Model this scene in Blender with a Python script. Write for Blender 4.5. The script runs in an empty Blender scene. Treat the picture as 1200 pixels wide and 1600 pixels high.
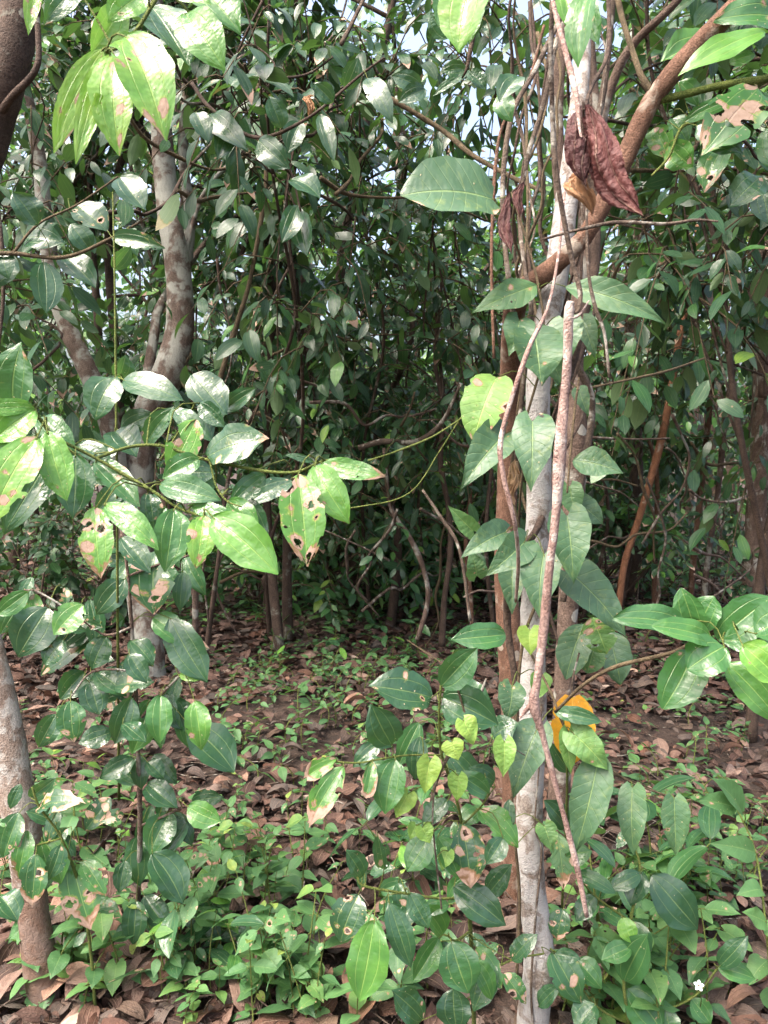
import bpy, math
import numpy as np
from mathutils import Vector

# ------------------------------------------------------------------ camera, sky, sun, exposure
SC = bpy.context.scene
COL = SC.collection
CAM_H, TILT, VFOV = 1.5, math.radians(4.7), math.radians(67.0)
FPX = 800.0 / math.tan(VFOV / 2)
cam_data = bpy.data.cameras.new("camera")
cam = bpy.data.objects.new("camera", cam_data)
COL.objects.link(cam)
cam.location = (0, 0, CAM_H)
cam.rotation_euler = (math.pi / 2 - TILT, 0, 0)
cam_data.sensor_fit = 'VERTICAL'
cam_data.angle = VFOV
cam_data.clip_start = 0.05
cam_data.clip_end = 400
cam_data.dof.use_dof = True
cam_data.dof.focus_distance = 1.9
cam_data.dof.aperture_fstop = 14.0
cam_data.lens_unit = 'FOV'
SC.camera = cam

TO_SUN = Vector((-0.42, -0.30, 0.86)).normalized()
SUN_EL = math.asin(TO_SUN.z)
SUN_ROT = math.atan2(TO_SUN.x, TO_SUN.y)
world = bpy.data.worlds.new("World")
SC.world = world
world.use_nodes = True
wn = world.node_tree
wn.nodes.clear()
sky = wn.nodes.new('ShaderNodeTexSky')
sky.sky_type = 'NISHITA'
sky.sun_disc = False
sky.sun_elevation = SUN_EL
sky.sun_rotation = SUN_ROT
sky.air_density = 1.0
sky.dust_density = 10.0
sky.ozone_density = 1.0
bg = wn.nodes.new('ShaderNodeBackground')
bg.inputs['Strength'].default_value = 0.15
wo = wn.nodes.new('ShaderNodeOutputWorld')
wn.links.new(sky.outputs[0], bg.inputs[0])
wn.links.new(bg.outputs[0], wo.inputs[0])

sun_data = bpy.data.lights.new("sun", 'SUN')
sun_data.energy = 0.8
sun_data.angle = math.radians(30.0)
sun_data.color = (1.0, 0.985, 0.96)
sun = bpy.data.objects.new("sun", sun_data)
COL.objects.link(sun)
sun.rotation_euler = TO_SUN.to_track_quat('Z', 'Y').to_euler()

SC.view_settings.view_transform = 'Standard'
SC.view_settings.look = 'None'
SC.view_settings.gamma = 1.0
SC.view_settings.exposure = 2.25
SC.render.engine = 'CYCLES'
SC.cycles.max_bounces = 6
SC.cycles.diffuse_bounces = 3
SC.cycles.glossy_bounces = 2
SC.cycles.transmission_bounces = 3
SC.cycles.transparent_max_bounces = 8
SC.cycles.use_denoising = True

# ------------------------------------------------------------------ maths helpers
RIGHT = np.array([1.0, 0, 0])
FWD = np.array([0, math.cos(TILT), -math.sin(TILT)])
UPV = np.array([0, math.sin(TILT), math.cos(TILT)])
CAMP = np.array([0, 0, CAM_H])
ZUP = np.array([0, 0, 1.0])


def P(px, py, d):
    """World point seen at photograph pixel (px, py) at depth d metres."""
    return CAMP + d * (FWD + (px - 600.0) / FPX * RIGHT + (800.0 - py) / FPX * UPV)


def gz(x, y):
    x = np.asarray(x, float); y = np.asarray(y, float)
    return (0.035 * np.sin(1.3 * x + 0.7 * y) + 0.03 * np.sin(2.9 * y - 1.1 * x + 1.0) + 0.015 * np.sin(6.1 * x + 2.0) * np.sin(5.3 * y))


def G(px, py):
    """Ground point seen at a photograph pixel."""
    r = FWD + (px - 600.0) / FPX * RIGHT + (800.0 - py) / FPX * UPV
    t = CAM_H / -r[2]
    p = CAMP + t * r
    return np.array([p[0], p[1], float(gz(p[0], p[1]))])


def nrm(a):
    a = np.asarray(a, float)
    return a / np.maximum(np.linalg.norm(a, axis=-1, keepdims=True), 1e-9)


def spline(pts, n):
    """Catmull-Rom resample of a polyline (any columns) to n points."""
    p = np.asarray(pts, float)
    if len(p) == 2:
        t = np.linspace(0, 1, n)[:, None]
        return p[0] * (1 - t) + p[1] * t
    q = np.vstack([2 * p[0] - p[1], p, 2 * p[-1] - p[-2]])
    ts = np.linspace(0, len(p) - 1 - 1e-6, n)
    i = ts.astype(int); f = (ts - i)[:, None]
    a, b, c, d = q[i], q[i + 1], q[i + 2], q[i + 3]
    return 0.5 * (2 * b + (c - a) * f + (2 * a - 5 * b + 4 * c - d) * f ** 2 + (3 * b - 3 * c + d - a) * f ** 3)


# ------------------------------------------------------------------ mesh collector
class MB:
    def __init__(self):
        self.v, self.f, self.uv, self.at, self.mi, self.n = [], [], [], [], [], 0

    def add(self, v, f, uv, at, mi=0):
        self.v.append(v); self.f.append(f + self.n); self.uv.append(uv); self.at.append(at)
        self.mi.append(np.full(len(f), mi, np.int32)); self.n += len(v)

    def tube(self, pts, rad, sides=8, n=None, rough=0.0, rng=None, mi=0, seed=0.0, ridges=0):
        pts = np.asarray(pts, float)
        rad = np.broadcast_to(np.asarray(rad, float), (len(pts),)) if np.ndim(rad) == 0 else np.asarray(rad, float)
        pr = np.column_stack([pts, rad])
        pr = spline(pr, n or max(len(pts) * 5, 6))
        p, r = pr[:, :3], np.maximum(pr[:, 3], 0.0003)
        t = nrm(np.gradient(p, axis=0))
        a = np.zeros_like(t)
        ref = np.array([0.31, 0.83, 0.2]) if abs(t[0, 1]) < 0.8 else np.array([0.9, 0.1, 0.3])
        for i in range(len(p)):
            ref = ref - t[i] * np.dot(ref, t[i])
            ref = ref / max(np.linalg.norm(ref), 1e-9)
            a[i] = ref
        b = np.cross(t, a)
        th = np.linspace(0, 2 * math.pi, sides, endpoint=False)
        rr = np.repeat(r[:, None], sides, 1)
        if rough and rng is not None:
            m = len(p)
            low = spline(rng.randn(max(m // 4, 3), 4), m)
            for k in range(4):
                rr = rr * (1 + rough * 0.6 * low[:, k][:, None] * np.cos((k) * th + k * 1.7 + low[:, (k + 1) % 4][:, None] * 0.6)[None, :][0])
            rr = rr * (1 + rough * 0.5 * rng.randn(m, sides))
        v = p[:, None, :] + rr[..., None] * (np.cos(th)[None, :, None] * a[:, None, :] + np.sin(th)[None, :, None] * b[:, None, :])
        m = len(p)
        i = np.arange(m - 1)[:, None]; j = np.arange(sides)[None, :]
        f = np.stack([i * sides + j, i * sides + (j + 1) % sides, (i + 1) * sides + (j + 1) % sides, (i + 1) * sides + j], -1).reshape(-1, 4)
        ln = np.concatenate([[0], np.cumsum(np.linalg.norm(np.diff(p, axis=0), axis=1))])
        uv = np.stack([np.repeat((np.arange(sides) / sides)[None, :], m, 0), np.repeat(ln[:, None], sides, 1)], -1).reshape(-1, 2)
        at = np.tile(np.array([seed, 0, 0, 0.5]), (m * sides, 1))
        # closed ends
        v = v.reshape(-1, 3)
        self.add(v, f, uv, at, mi)
        cap = lambda k, flip: np.array([[k * sides + (j if not flip else -j) % sides for j in (0, q, q + 1, q + 1)] for q in range(1, sides - 1)])
        for k, fl in ((0, True), (m - 1, False)):
            if r[k] > 0.002:
                c = cap(k, fl) + (self.n - len(v))
                self.f.append(c); self.mi.append(np.full(len(c), mi, np.int32))
        return p, r

    def build(self, name, mats, parent=None, label=None, cat=None, group=None, kind=None, loc=None):
        if not self.v:
            return None
        v = np.concatenate(self.v); f = np.concatenate(self.f); uv = np.concatenate(self.uv); at = np.concatenate(self.at); mi = np.concatenate(self.mi)
        me = bpy.data.meshes.new(name)
        tri = f[:, 2] == f[:, 3]
        cnt = np.where(tri, 3, 4).astype(np.int32)
        keep = np.ones((len(f), 4), bool); keep[tri, 3] = False
        li = f[keep].astype(np.int32)
        me.vertices.add(len(v)); me.loops.add(len(li)); me.polygons.add(len(f))
        off = np.array([0, 0, 0.0]) if loc is None else np.asarray(loc, float)
        me.vertices.foreach_set('co', (v - off).astype(np.float32).ravel())
        me.loops.foreach_set('vertex_index', li)
        me.polygons.foreach_set('loop_start', np.concatenate([[0], np.cumsum(cnt)[:-1]]).astype(np.int32))
        me.polygons.foreach_set('loop_total', cnt)
        me.polygons.foreach_set('material_index', mi)
        me.polygons.foreach_set('use_smooth', np.ones(len(f), bool))
        u = me.uv_layers.new(name='UVMap')
        u.data.foreach_set('uv', uv[li].astype(np.float32).ravel())
        ca = me.color_attributes.new('lf', 'FLOAT_COLOR', 'POINT')
        ca.data.foreach_set('color', at.astype(np.float32).ravel())
        for m in (mats if isinstance(mats, (list, tuple)) else [mats]):
            me.materials.append(m)
        me.update(calc_edges=True)
        o = bpy.data.objects.new(name, me)
        COL.objects.link(o)
        if parent is not None:
            o.parent = parent
        if loc is not None:
            o.location = loc
        tag(o, label, cat, group, kind)
        return o


def tag(o, label=None, cat=None, group=None, kind=None):
    for k, v in (('label', label), ('category', cat), ('group', group), ('kind', kind)):
        if v:
            o[k] = v
    return o


def thing(name, loc, label, cat, group=None):
    o = bpy.data.objects.new(name, None)
    COL.objects.link(o)
    o.location = tuple(float(c) for c in loc)
    o.empty_display_size = 0.1
    return tag(o, label, cat, group)


def copy_tree(o, parent=None):
    c = o.copy()
    COL.objects.link(c)
    c.parent = parent
    for ch in o.children:
        copy_tree(ch, c)
    return c


# ------------------------------------------------------------------ leaves
OUT = {
    'oval': ([0, .04, .12, .25, .42, .58, .74, .87, .95, 1], [.06, .32, .62, .88, 1, .98, .80, .47, .19, .02], 0.0),
    'blunt': ([0, .04, .12, .25, .42, .58, .74, .87, .95, 1], [.06, .38, .68, .92, 1, .99, .88, .62, .34, .06], 0.0),
    'lance': ([0, .04, .12, .25, .40, .58, .74, .87, .95, 1], [.05, .28, .60, .92, 1, .86, .58, .28, .11, .01], 0.0),
    'heart': ([0, .05, .12, .25, .40, .58, .74, .87, .95, 1], [.26, .66, .88, 1, .95, .76, .48, .23, .09, .01], 0.20),
    'heartlong': ([0, .05, .12, .25, .40, .58, .74, .87, .95, 1], [.30, .66, .87, .98, 1, .88, .62, .32, .12, .01], 0.09),
    'round': ([0, .05, .15, .3, .45, .6, .75, .87, .95, 1], [.3, .55, .82, .98, 1, .96, .80, .56, .32, .06], 0.03),
    'herb': ([0, .05, .12, .25, .40, .58, .74, .87, .95, 1], [.08, .42, .75, .97, 1, .82, .52, .24, .09, .01], 0.0),
}


def leaves(mb, base, axis, normal, L, W, bend, fold, wave, attr, shape='oval', nv=5, nu=2, mi=0, rng=None):
    """Adds N leaves at once; L is the chord from base to tip, the blade arches by bend radians above it."""
    base = np.atleast_2d(base); N = len(base)
    bc = lambda x: np.broadcast_to(np.asarray(x, float), (N,))
    L, W, bend, fold, wave = bc(L), bc(W), bc(bend), bc(fold), bc(wave)
    axis = nrm(np.broadcast_to(axis, (N, 3))); normal = np.broadcast_to(normal, (N, 3))
    n = nrm(normal - axis * np.sum(normal * axis, -1, keepdims=True))
    b = np.where(np.abs(bend) < 1e-3, 1e-3, bend)
    Lr = L * b / (2 * np.sin(b / 2))
    ca, sa = np.cos(b / 2)[:, None], np.sin(b / 2)[:, None]
    ax, nn = axis * ca + n * sa, n * ca - axis * sa
    side = np.cross(ax, nn)
    xs, ys, lobe = OUT[shape]
    v = np.linspace(0, 1, nv + 1)
    v = v if nv < 8 else np.concatenate([[0, 0.02], np.linspace(0.055, 0.96, nv - 2), [1]])
    hw = np.interp(v, xs, ys) if nv < 8 else np.interp(v, np.linspace(0, 1, 200), np.convolve(np.pad(np.interp(np.linspace(0, 1, 200), xs, ys), 5, 'edge'), np.ones(11) / 11, 'valid'))
    s = np.linspace(-1, 1, nu + 1)
    V, S = np.meshgrid(v, s, indexing='ij')
    H = hw[:, None] * np.ones_like(S)
    Vl = V - lobe * np.abs(S) ** 1.5 * (1 - V) ** 3
    rs = rng or np.random
    ph = rs.rand(N) * 6.28
    asym = 1 + 0.10 * (rs.rand(N) - .5)[:, None, None] * np.sign(S)[None]
    serr = 1 + 0.03 * np.sin(V[None] * 23 + ph[:, None, None] * 3) * (np.abs(S)[None] > .9) if nv > 8 else 1.0
    x = S[None] * H[None] * W[:, None, None] * 0.5 * asym * serr
    lat = 0.06 * (rs.rand(N) - .5)[:, None, None] * np.sin(V[None] * 3.14) * L[:, None, None]   # sideways sweep of the midrib
    bb = b[:, None, None]; LL = Lr[:, None, None]
    vv = np.broadcast_to(Vl[None], x.shape)
    y = LL * np.sin(bb * vv) / bb
    z = -LL * (1 - np.cos(bb * vv)) / bb
    z = z + fold[:, None, None] * np.abs(x) + wave[:, None, None] * W[:, None, None] * np.abs(S[None]) ** 1.5 * np.sin(V[None] * 10 + ph[:, None, None] + S[None] * 1.4)
    x = x + lat
    co = base[:, None, None, :] + x[..., None] * side[:, None, None, :] + y[..., None] * ax[:, None, None, :] + z[..., None] * nn[:, None, None, :]
    K = (nv + 1) * (nu + 1)
    i = np.arange(nv)[:, None]; j = np.arange(nu)[None, :]
    f1 = np.stack([i * (nu + 1) + j, i * (nu + 1) + j + 1, (i + 1) * (nu + 1) + j + 1, (i + 1) * (nu + 1) + j], -1).reshape(-1, 4)
    f = (f1[None] + (np.arange(N) * K)[:, None, None]).reshape(-1, 4)
    uv = np.tile(np.stack([S * 0.5 + 0.5, V], -1).reshape(-1, 2), (N, 1))
    at = np.repeat(np.broadcast_to(attr, (N, 4)), K, 0)
    mb.add(co.reshape(-1, 3), f, uv, at, mi)


# ------------------------------------------------------------------ materials
def nodes_for(name):
    m = bpy.data.materials.new(name)
    m.use_nodes = True
    nt = m.node_tree
    nt.nodes.clear()
    return m, nt


class NT:
    def __init__(self, nt):
        self.nt = nt

    def n(self, t, **k):
        x = self.nt.nodes.new(t)
        for a, b in k.items():
            setattr(x, a, b)
        return x

    def link(self, a, b):
        self.nt.links.new(a, b)

    def put(self, sock, v):
        if hasattr(v, 'is_output'):
            self.link(v, sock)
        else:
            sock.default_value = v

    def m(self, op, a, b=0.0, c=0.0, clamp=False):
        x = self.n('ShaderNodeMath', operation=op, use_clamp=clamp)
        self.put(x.inputs[0], a); self.put(x.inputs[1], b); self.put(x.inputs[2], c)
        return x.outputs[0]

    def step(self, v, lo, hi, a=0.0, b=1.0):
        x = self.n('ShaderNodeMapRange', interpolation_type='SMOOTHSTEP')
        self.put(x.inputs[0], v); self.put(x.inputs[1], lo); self.put(x.inputs[2], hi); self.put(x.inputs[3], a); self.put(x.inputs[4], b)
        return x.outputs[0]

    def mix(self, f, a, b, t='MIX'):
        x = self.n('ShaderNodeMix', data_type='RGBA', blend_type=t)
        self.put(x.inputs[0], f); self.put(x.inputs[6], a); self.put(x.inputs[7], b)
        return x.outputs[2]

    def noise(self, vec, scale, detail=3.0, rough=0.55, dist=0.0):
        x = self.n('ShaderNodeTexNoise')
        if vec is not None:
            self.link(vec, x.inputs['Vector'])
        x.inputs['Scale'].default_value = scale; x.inputs['Detail'].default_value = detail
        x.inputs['Roughness'].default_value = rough; x.inputs['Distortion'].default_value = dist
        return x.outputs['Fac'], x.outputs['Color']

    def ramp(self, v, stops):
        x = self.n('ShaderNodeValToRGB')
        e = x.color_ramp.elements
        while len(e) < len(stops):
            e.new(0.5)
        for q, (p, c) in zip(e, stops):
            q.position = p; q.color = c
        self.link(v, x.inputs[0])
        return x.outputs[0]


def c4(r, g, b):
    return (r, g, b, 1.0)


def leaf_mat(name, ramp, nerve='tri', rough=0.32, spec=0.5, transl=0.35, holes=False, dull=0.0, veinmix=0.5, tcol=(0.19, 0.42, 0.06), bump=0.35, mottle=0.0):
    mat, nt = nodes_for(name)
    T = NT(nt)
    at = T.n('ShaderNodeAttribute', attribute_name='lf')
    sp = T.n('ShaderNodeSeparateColor'); T.link(at.outputs['Color'], sp.inputs[0])
    seed, dmg, tip, tint = sp.outputs[0], sp.outputs[1], sp.outputs[2], at.outputs['Alpha']
    uv = T.n('ShaderNodeUVMap'); sx = T.n('ShaderNodeSeparateXYZ'); T.link(uv.outputs[0], sx.inputs[0])
    s, v = sx.outputs[0], sx.outputs[1]
    cx = T.n('ShaderNodeCombineXYZ')
    T.put(cx.inputs[0], T.m('MULTIPLY', s, 0.45)); T.put(cx.inputs[1], v); T.put(cx.inputs[2], T.m('MULTIPLY', seed, 61.0))
    vec = cx.outputs[0]
    nf, _ = T.noise(vec, 3.5, 3)
    fine, _ = T.noise(vec, 22, 3)
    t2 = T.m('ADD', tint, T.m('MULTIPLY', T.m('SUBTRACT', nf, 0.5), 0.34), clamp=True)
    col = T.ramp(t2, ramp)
    col = T.mix(T.step(fine, 0.3, 0.75, 0.0, 0.25), col, c4(0.05, 0.10, 0.03))
    if mottle:
        mo, _ = T.noise(vec, 7.5, 5, 0.7, 0.8)
        col = T.mix(T.m('MULTIPLY', T.step(mo, 0.52, 0.70), mottle), col, c4(0.20, 0.24, 0.06))
        col = T.mix(T.m('MULTIPLY', T.step(mo, 0.46, 0.30), mottle), col, c4(0.02, 0.045, 0.022))
    # veins
    a = T.m('ABSOLUTE', T.m('SUBTRACT', s, 0.5))
    vein = T.step(a, 0.024, 0.008)
    if nerve == 'tri':
        lat = T.step(T.m('ABSOLUTE', T.m('SUBTRACT', a, 0.255)), 0.016, 0.005)
        lat = T.m('MULTIPLY', lat, T.step(v, 0.97, 0.80))
        vein = T.m('MAXIMUM', vein, T.m('MULTIPLY', lat, 0.8))
        cross = T.m('SINE', T.m('MULTIPLY', T.m('ADD', v, T.m('MULTIPLY', a, 0.12)), 150.0))
    else:
        ph = T.m('SUBTRACT', v, T.m('MULTIPLY', a, 0.42))
        w = T.m('ABSOLUTE', T.m('SUBTRACT', T.m('FRACT', T.m('MULTIPLY', ph, 8.0)), 0.5))
        lat = T.step(w, 0.055, 0.012)
        vein = T.m('MAXIMUM', vein, T.m('MULTIPLY', lat, 0.38))
        cross = T.m('MULTIPLY', w, 3.0)
    col = T.mix(T.m('MULTIPLY', vein, veinmix), col, T.mix(T.m('ADD', 0.18, T.m('MULTIPLY', tint, 0.35)), T.mix(1.0, col, c4(1.7, 1.6, 1.3), 'MULTIPLY'), c4(0.50, 0.60, 0.20)))
    # galls: small pale specks
    v2 = T.n('ShaderNodeTexVoronoi'); T.link(vec, v2.inputs['Vector']); v2.inputs['Scale'].default_value = 17
    vs = T.n('ShaderNodeSeparateColor'); T.link(v2.outputs['Color'], vs.inputs[0])
    speck = T.m('MULTIPLY', T.step(v2.outputs['Distance'], 0.20, 0.13), T.m('GREATER_THAN', T.m('MULTIPLY', dmg, 0.42), vs.outputs[0]))
    col = T.mix(T.m('MULTIPLY', speck, 0.75), col, c4(0.42, 0.36, 0.20))
    # round necrotic spots with dark rims
    vo = T.n('ShaderNodeTexVoronoi'); T.link(vec, vo.inputs['Vector']); vo.inputs['Scale'].default_value = 5.2
    vc = T.n('ShaderNodeSeparateColor'); T.link(vo.outputs['Color'], vc.inputs[0])
    d = T.m('ADD', vo.outputs['Distance'], T.m('MULTIPLY', T.m('ADD', T.m('SUBTRACT', fine, 0.5), T.m('SUBTRACT', nf, 0.5)), 0.42))
    r = T.m('MULTIPLY', T.m('MULTIPLY', dmg, 0.70), T.step(vc.outputs[0], T.m('SUBTRACT', 0.80, T.m('MULTIPLY', dmg, 0.55)), 1.0))
    spot = T.step(d, r, T.m('SUBTRACT', r, 0.05))
    core = T.step(d, T.m('SUBTRACT', r, 0.025), T.m('SUBTRACT', r, 0.09))
    # burnt tip and edges
    big, _ = T.noise(vec, 2.6, 4, 0.6, 0.4)
    edge = T.m('MULTIPLY', T.m('MULTIPLY', a, a), 1.2)
    bm = T.m('ADD', T.m('MULTIPLY', tip, T.m('ADD', T.step(v, 0.45, 1.05), edge)), T.m('ADD', T.m('SUBTRACT', big, 0.5), T.m('MULTIPLY', dmg, 0.36)))
    burn = T.step(bm, 0.50, 0.56)
    bcore = T.step(bm, 0.55, 0.64)
    dead = T.m('MAXIMUM', spot, burn); dcore = T.m('MAXIMUM', core, bcore)
    dn = T.mix(fine, c4(0.26, 0.15, 0.10), c4(0.54, 0.39, 0.31))
    col = T.mix(T.m('MAXIMUM', T.m('MULTIPLY', T.step(d, T.m('ADD', r, 0.10), r), T.m('MULTIPLY', dmg, 0.7)), 0.0), col, T.mix(0.5, col, c4(0.45, 0.42, 0.08)))
    col = T.mix(dead, col, c4(0.22, 0.12, 0.06))
    col = T.mix(dcore, col, dn)
    geo = T.n('ShaderNodeNewGeometry')
    back = T.mix(0.55, col, c4(0.13, 0.20, 0.08))
    colb = T.mix(geo.outputs['Backfacing'], col, back)
    bs = T.n('ShaderNodeBsdfPrincipled')
    T.put(bs.inputs['Base Color'], colb)
    rr = T.m('ADD', T.m('ADD', rough, T.m('MULTIPLY', T.m('SUBTRACT', nf, 0.5), 0.25)), T.m('MULTIPLY', T.m('ADD', dead, T.m('MULTIPLY', geo.outputs['Backfacing'], 0.6)), 0.35), clamp=True)
    T.put(bs.inputs['Roughness'], rr)
    bs.inputs['Specular IOR Level'].default_value = spec
    h = T.m('ADD', T.m('MULTIPLY', vein, -0.8), T.m('ADD', T.m('MULTIPLY', cross, 0.015 if nerve == 'tri' else 0.10), T.m('ADD', T.m('MULTIPLY', nf, 3.6), T.m('MULTIPLY', speck, 0.8))))
    bp = T.n('ShaderNodeBump'); bp.inputs['Strength'].default_value = bump; bp.inputs['Distance'].default_value = 0.0025
    T.put(bp.inputs['Height'], h); T.link(bp.outputs[0], bs.inputs['Normal'])
    tr = T.n('ShaderNodeBsdfTranslucent')
    T.put(tr.inputs['Color'], T.mix(1.0, T.mix(0.5, col, c4(*tcol)), T.mix(dead, c4(1, 1, 1), c4(.7, .55, .4)), 'MULTIPLY'))
    ms = T.n('ShaderNodeMixShader'); T.put(ms.inputs[0], T.m('MULTIPLY', transl, T.m('ADD', 0.35, T.m('MULTIPLY', tint, 0.8)), clamp=True))
    T.link(bs.outputs[0], ms.inputs[1]); T.link(tr.outputs[0], ms.inputs[2])
    out = T.n('ShaderNodeOutputMaterial')
    if holes:
        hole = T.m('MULTIPLY', T.m('MULTIPLY', T.step(d, T.m('MULTIPLY', r, 0.58), T.m('MULTIPLY', r, 0.50)), T.m('GREATER_THAN', vc.outputs[1], 0.68)), T.m('GREATER_THAN', dmg, 0.25))
        eat = T.m('MULTIPLY', T.step(bm, 0.80, 0.82), 1.0)
        n3, _ = T.noise(vec, 4.4, 2, 0.5)
        bite = T.step(T.m('ADD', n3, T.m('MULTIPLY', a, 0.5)), T.m('SUBTRACT', 0.985, T.m('MULTIPLY', dmg, 0.20)), T.m('SUBTRACT', 0.992, T.m('MULTIPLY', dmg, 0.20)))
        hole = T.m('MAXIMUM', T.m('MAXIMUM', hole, bite), eat)
        tp = T.n('ShaderNodeBsdfTransparent'); m2 = T.n('ShaderNodeMixShader')
        T.put(m2.inputs[0], hole); T.link(ms.outputs[0], m2.inputs[1]); T.link(tp.outputs[0], m2.inputs[2])
        T.link(m2.outputs[0], out.inputs[0])
    else:
        T.link(ms.outputs[0], out.inputs[0])
    return mat


def bark_mat(name, c_a, c_b, lichen=0.4, lich_col=(0.50, 0.50, 0.46), scale=14.0, lscale=9.0, rough=0.85, rings=0.0, bump=0.6, moss=0.0, foot=0.0):
    mat, nt = nodes_for(name)
    T = NT(nt)
    tc = T.n('ShaderNodeTexCoord'); vec = tc.outputs['Object']
    mp = T.n('ShaderNodeMapping'); mp.inputs['Scale'].default_value = (1, 1, 0.6); T.link(vec, mp.inputs[0])
    g, _ = T.noise(mp.outputs[0], scale, 5, 0.65, 0.5)
    fine, _ = T.noise(vec, scale * 9, 4, 0.65)
    col = T.mix(T.step(g, 0.32, 0.68), c4(*c_a), c4(*c_b))
    col = T.mix(T.step(fine, 0.42, 0.62, 0.0, 0.6), col, c4(c_a[0] * 0.45, c_a[1] * 0.45, c_a[2] * 0.45))
    big, _ = T.noise(vec, lscale, 4, 0.62, 0.3)
    lm = T.m('MULTIPLY', T.step(big, 0.62 - 0.36 * lichen, 0.74 - 0.36 * lichen), T.step(fine, 0.25, 0.5, 0.55, 1.0))
    vo = T.n('ShaderNodeTexVoronoi'); T.link(vec, vo.inputs['Vector']); vo.inputs['Scale'].default_value = lscale * 1.8
    vc = T.n('ShaderNodeSeparateColor'); T.link(vo.outputs['Color'], vc.inputs[0])
    rad = T.m('MULTIPLY', T.step(vc.outputs[0], 1.0 - 0.55 * lichen, 1.0), 0.42)
    dd = T.m('ADD', vo.outputs['Distance'], T.m('MULTIPLY', T.m('SUBTRACT', fine, 0.5), 0.12))
    disc = T.step(dd, rad, T.m('SUBTRACT', rad, 0.05))
    lc = T.mix(fine, c4(lich_col[0] * .7, lich_col[1] * .7, lich_col[2] * .66), c4(*lich_col))
    col = T.mix(T.m('MULTIPLY', T.m('MAXIMUM', lm, disc), 0.9 if lichen > 0 else 0.0), col, lc)
    if moss:
        mo, _ = T.noise(vec, 6.0, 4, 0.6)
        col = T.mix(T.m('MULTIPLY', T.step(mo, 0.5, 0.62), moss), col, c4(0.09, 0.12, 0.04))
    if foot:
        sz = T.n('ShaderNodeSeparateXYZ'); T.link(vec, sz.inputs[0])
        col = T.mix(T.step(T.m('ADD', sz.outputs[2], T.m('MULTIPLY', T.m('SUBTRACT', big, 0.5), 0.25)), foot, foot - 0.08, 0.0, 0.8), col, c4(0.135, 0.078, 0.055))
    bs = T.n('ShaderNodeBsdfPrincipled'); T.put(bs.inputs['Base Color'], col); bs.inputs['Roughness'].default_value = rough
    bs.inputs['Specular IOR Level'].default_value = 0.25
    h = T.m('ADD', T.m('MULTIPLY', g, 1.0), T.m('MULTIPLY', fine, 0.5))
    bp = T.n('ShaderNodeBump'); bp.inputs['Strength'].default_value = min(1.0, bump * 1.4); bp.inputs['Distance'].default_value = 0.018
    T.put(bp.inputs['Height'], h); T.link(bp.outputs[0], bs.inputs['Normal'])
    out = T.n('ShaderNodeOutputMaterial'); T.link(bs.outputs[0], out.inputs[0])
    return mat


def dead_leaf_mat(name, ramp, rough=0.7, transl=0.15, hue=0.0):
    mat, nt = nodes_for(name)
    T = NT(nt)
    at = T.n('ShaderNodeAttribute', attribute_name='lf')
    sp = T.n('ShaderNodeSeparateColor'); T.link(at.outputs['Color'], sp.inputs[0])
    uv = T.n('ShaderNodeUVMap'); sx = T.n('ShaderNodeSeparateXYZ'); T.link(uv.outputs[0], sx.inputs[0])
    cx = T.n('ShaderNodeCombineXYZ')
    oi = T.n('ShaderNodeObjectInfo')
    T.put(cx.inputs[0], T.m('MULTIPLY', sx.outputs[0], 0.45)); T.put(cx.inputs[1], sx.outputs[1]); T.put(cx.inputs[2], T.m('MULTIPLY', sp.outputs[0], 47.0))
    n1, _ = T.noise(cx.outputs[0], 5, 5, 0.65, 0.4)
    n2, _ = T.noise(cx.outputs[0], 30, 3)
    t = T.m('ADD', at.outputs['Alpha'], T.m('ADD', T.m('MULTIPLY', T.m('SUBTRACT', n1, 0.5), 0.5), T.m('MULTIPLY', T.m('SUBTRACT', n2, 0.5), 0.25)), clamp=True)
    col = T.ramp(t, ramp)
    if hue:
        col = T.mix(T.step(T.m('FRACT', T.m('MULTIPLY', sp.outputs[0], 7.3)), 0.45, 0.95, 0.0, hue), col, T.mix(0.7, col, c4(.105, .092, .080)))
        col = T.mix(T.step(T.m('FRACT', T.m('MULTIPLY', sp.outputs[0], 13.1)), 0.7, 1.0, 0.0, 0.5), col, T.mix(1.0, col, c4(1.35, .95, .62), 'MULTIPLY'))
    a = T.m('ABSOLUTE', T.m('SUBTRACT', sx.outputs[0], 0.5))
    vein = T.m('MAXIMUM', T.step(a, 0.03, 0.01), T.m('MULTIPLY', T.step(T.m('ABSOLUTE', T.m('SUBTRACT', a, 0.255)), 0.018, 0.006), 0.7))
    col = T.mix(T.m('MULTIPLY', vein, 0.45), col, T.mix(0.5, col, c4(0.5, 0.36, 0.26)))
    bs = T.n('ShaderNodeBsdfPrincipled'); T.put(bs.inputs['Base Color'], col)
    T.put(bs.inputs['Roughness'], T.m('ADD', rough, T.m('MULTIPLY', T.m('SUBTRACT', n1, 0.5), 0.4), clamp=True)); bs.inputs['Specular IOR Level'].default_value = 0.35
    bp = T.n('ShaderNodeBump'); bp.inputs['Strength'].default_value = 0.8; bp.inputs['Distance'].default_value = 0.008
    T.put(bp.inputs['Height'], T.m('ADD', T.m('MULTIPLY', n1, 1.4), T.m('ADD', T.m('MULTIPLY', n2, 0.35), T.m('MULTIPLY', vein, 0.5)))); T.link(bp.outputs[0], bs.inputs['Normal'])
    tr = T.n('ShaderNodeBsdfTranslucent'); T.put(tr.inputs['Color'], col)
    ms = T.n('ShaderNodeMixShader'); ms.inputs[0].default_value = transl
    T.link(bs.outputs[0], ms.inputs[1]); T.link(tr.outputs[0], ms.inputs[2])
    out = T.n('ShaderNodeOutputMaterial'); T.link(ms.outputs[0], out.inputs[0])
    return mat


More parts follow.
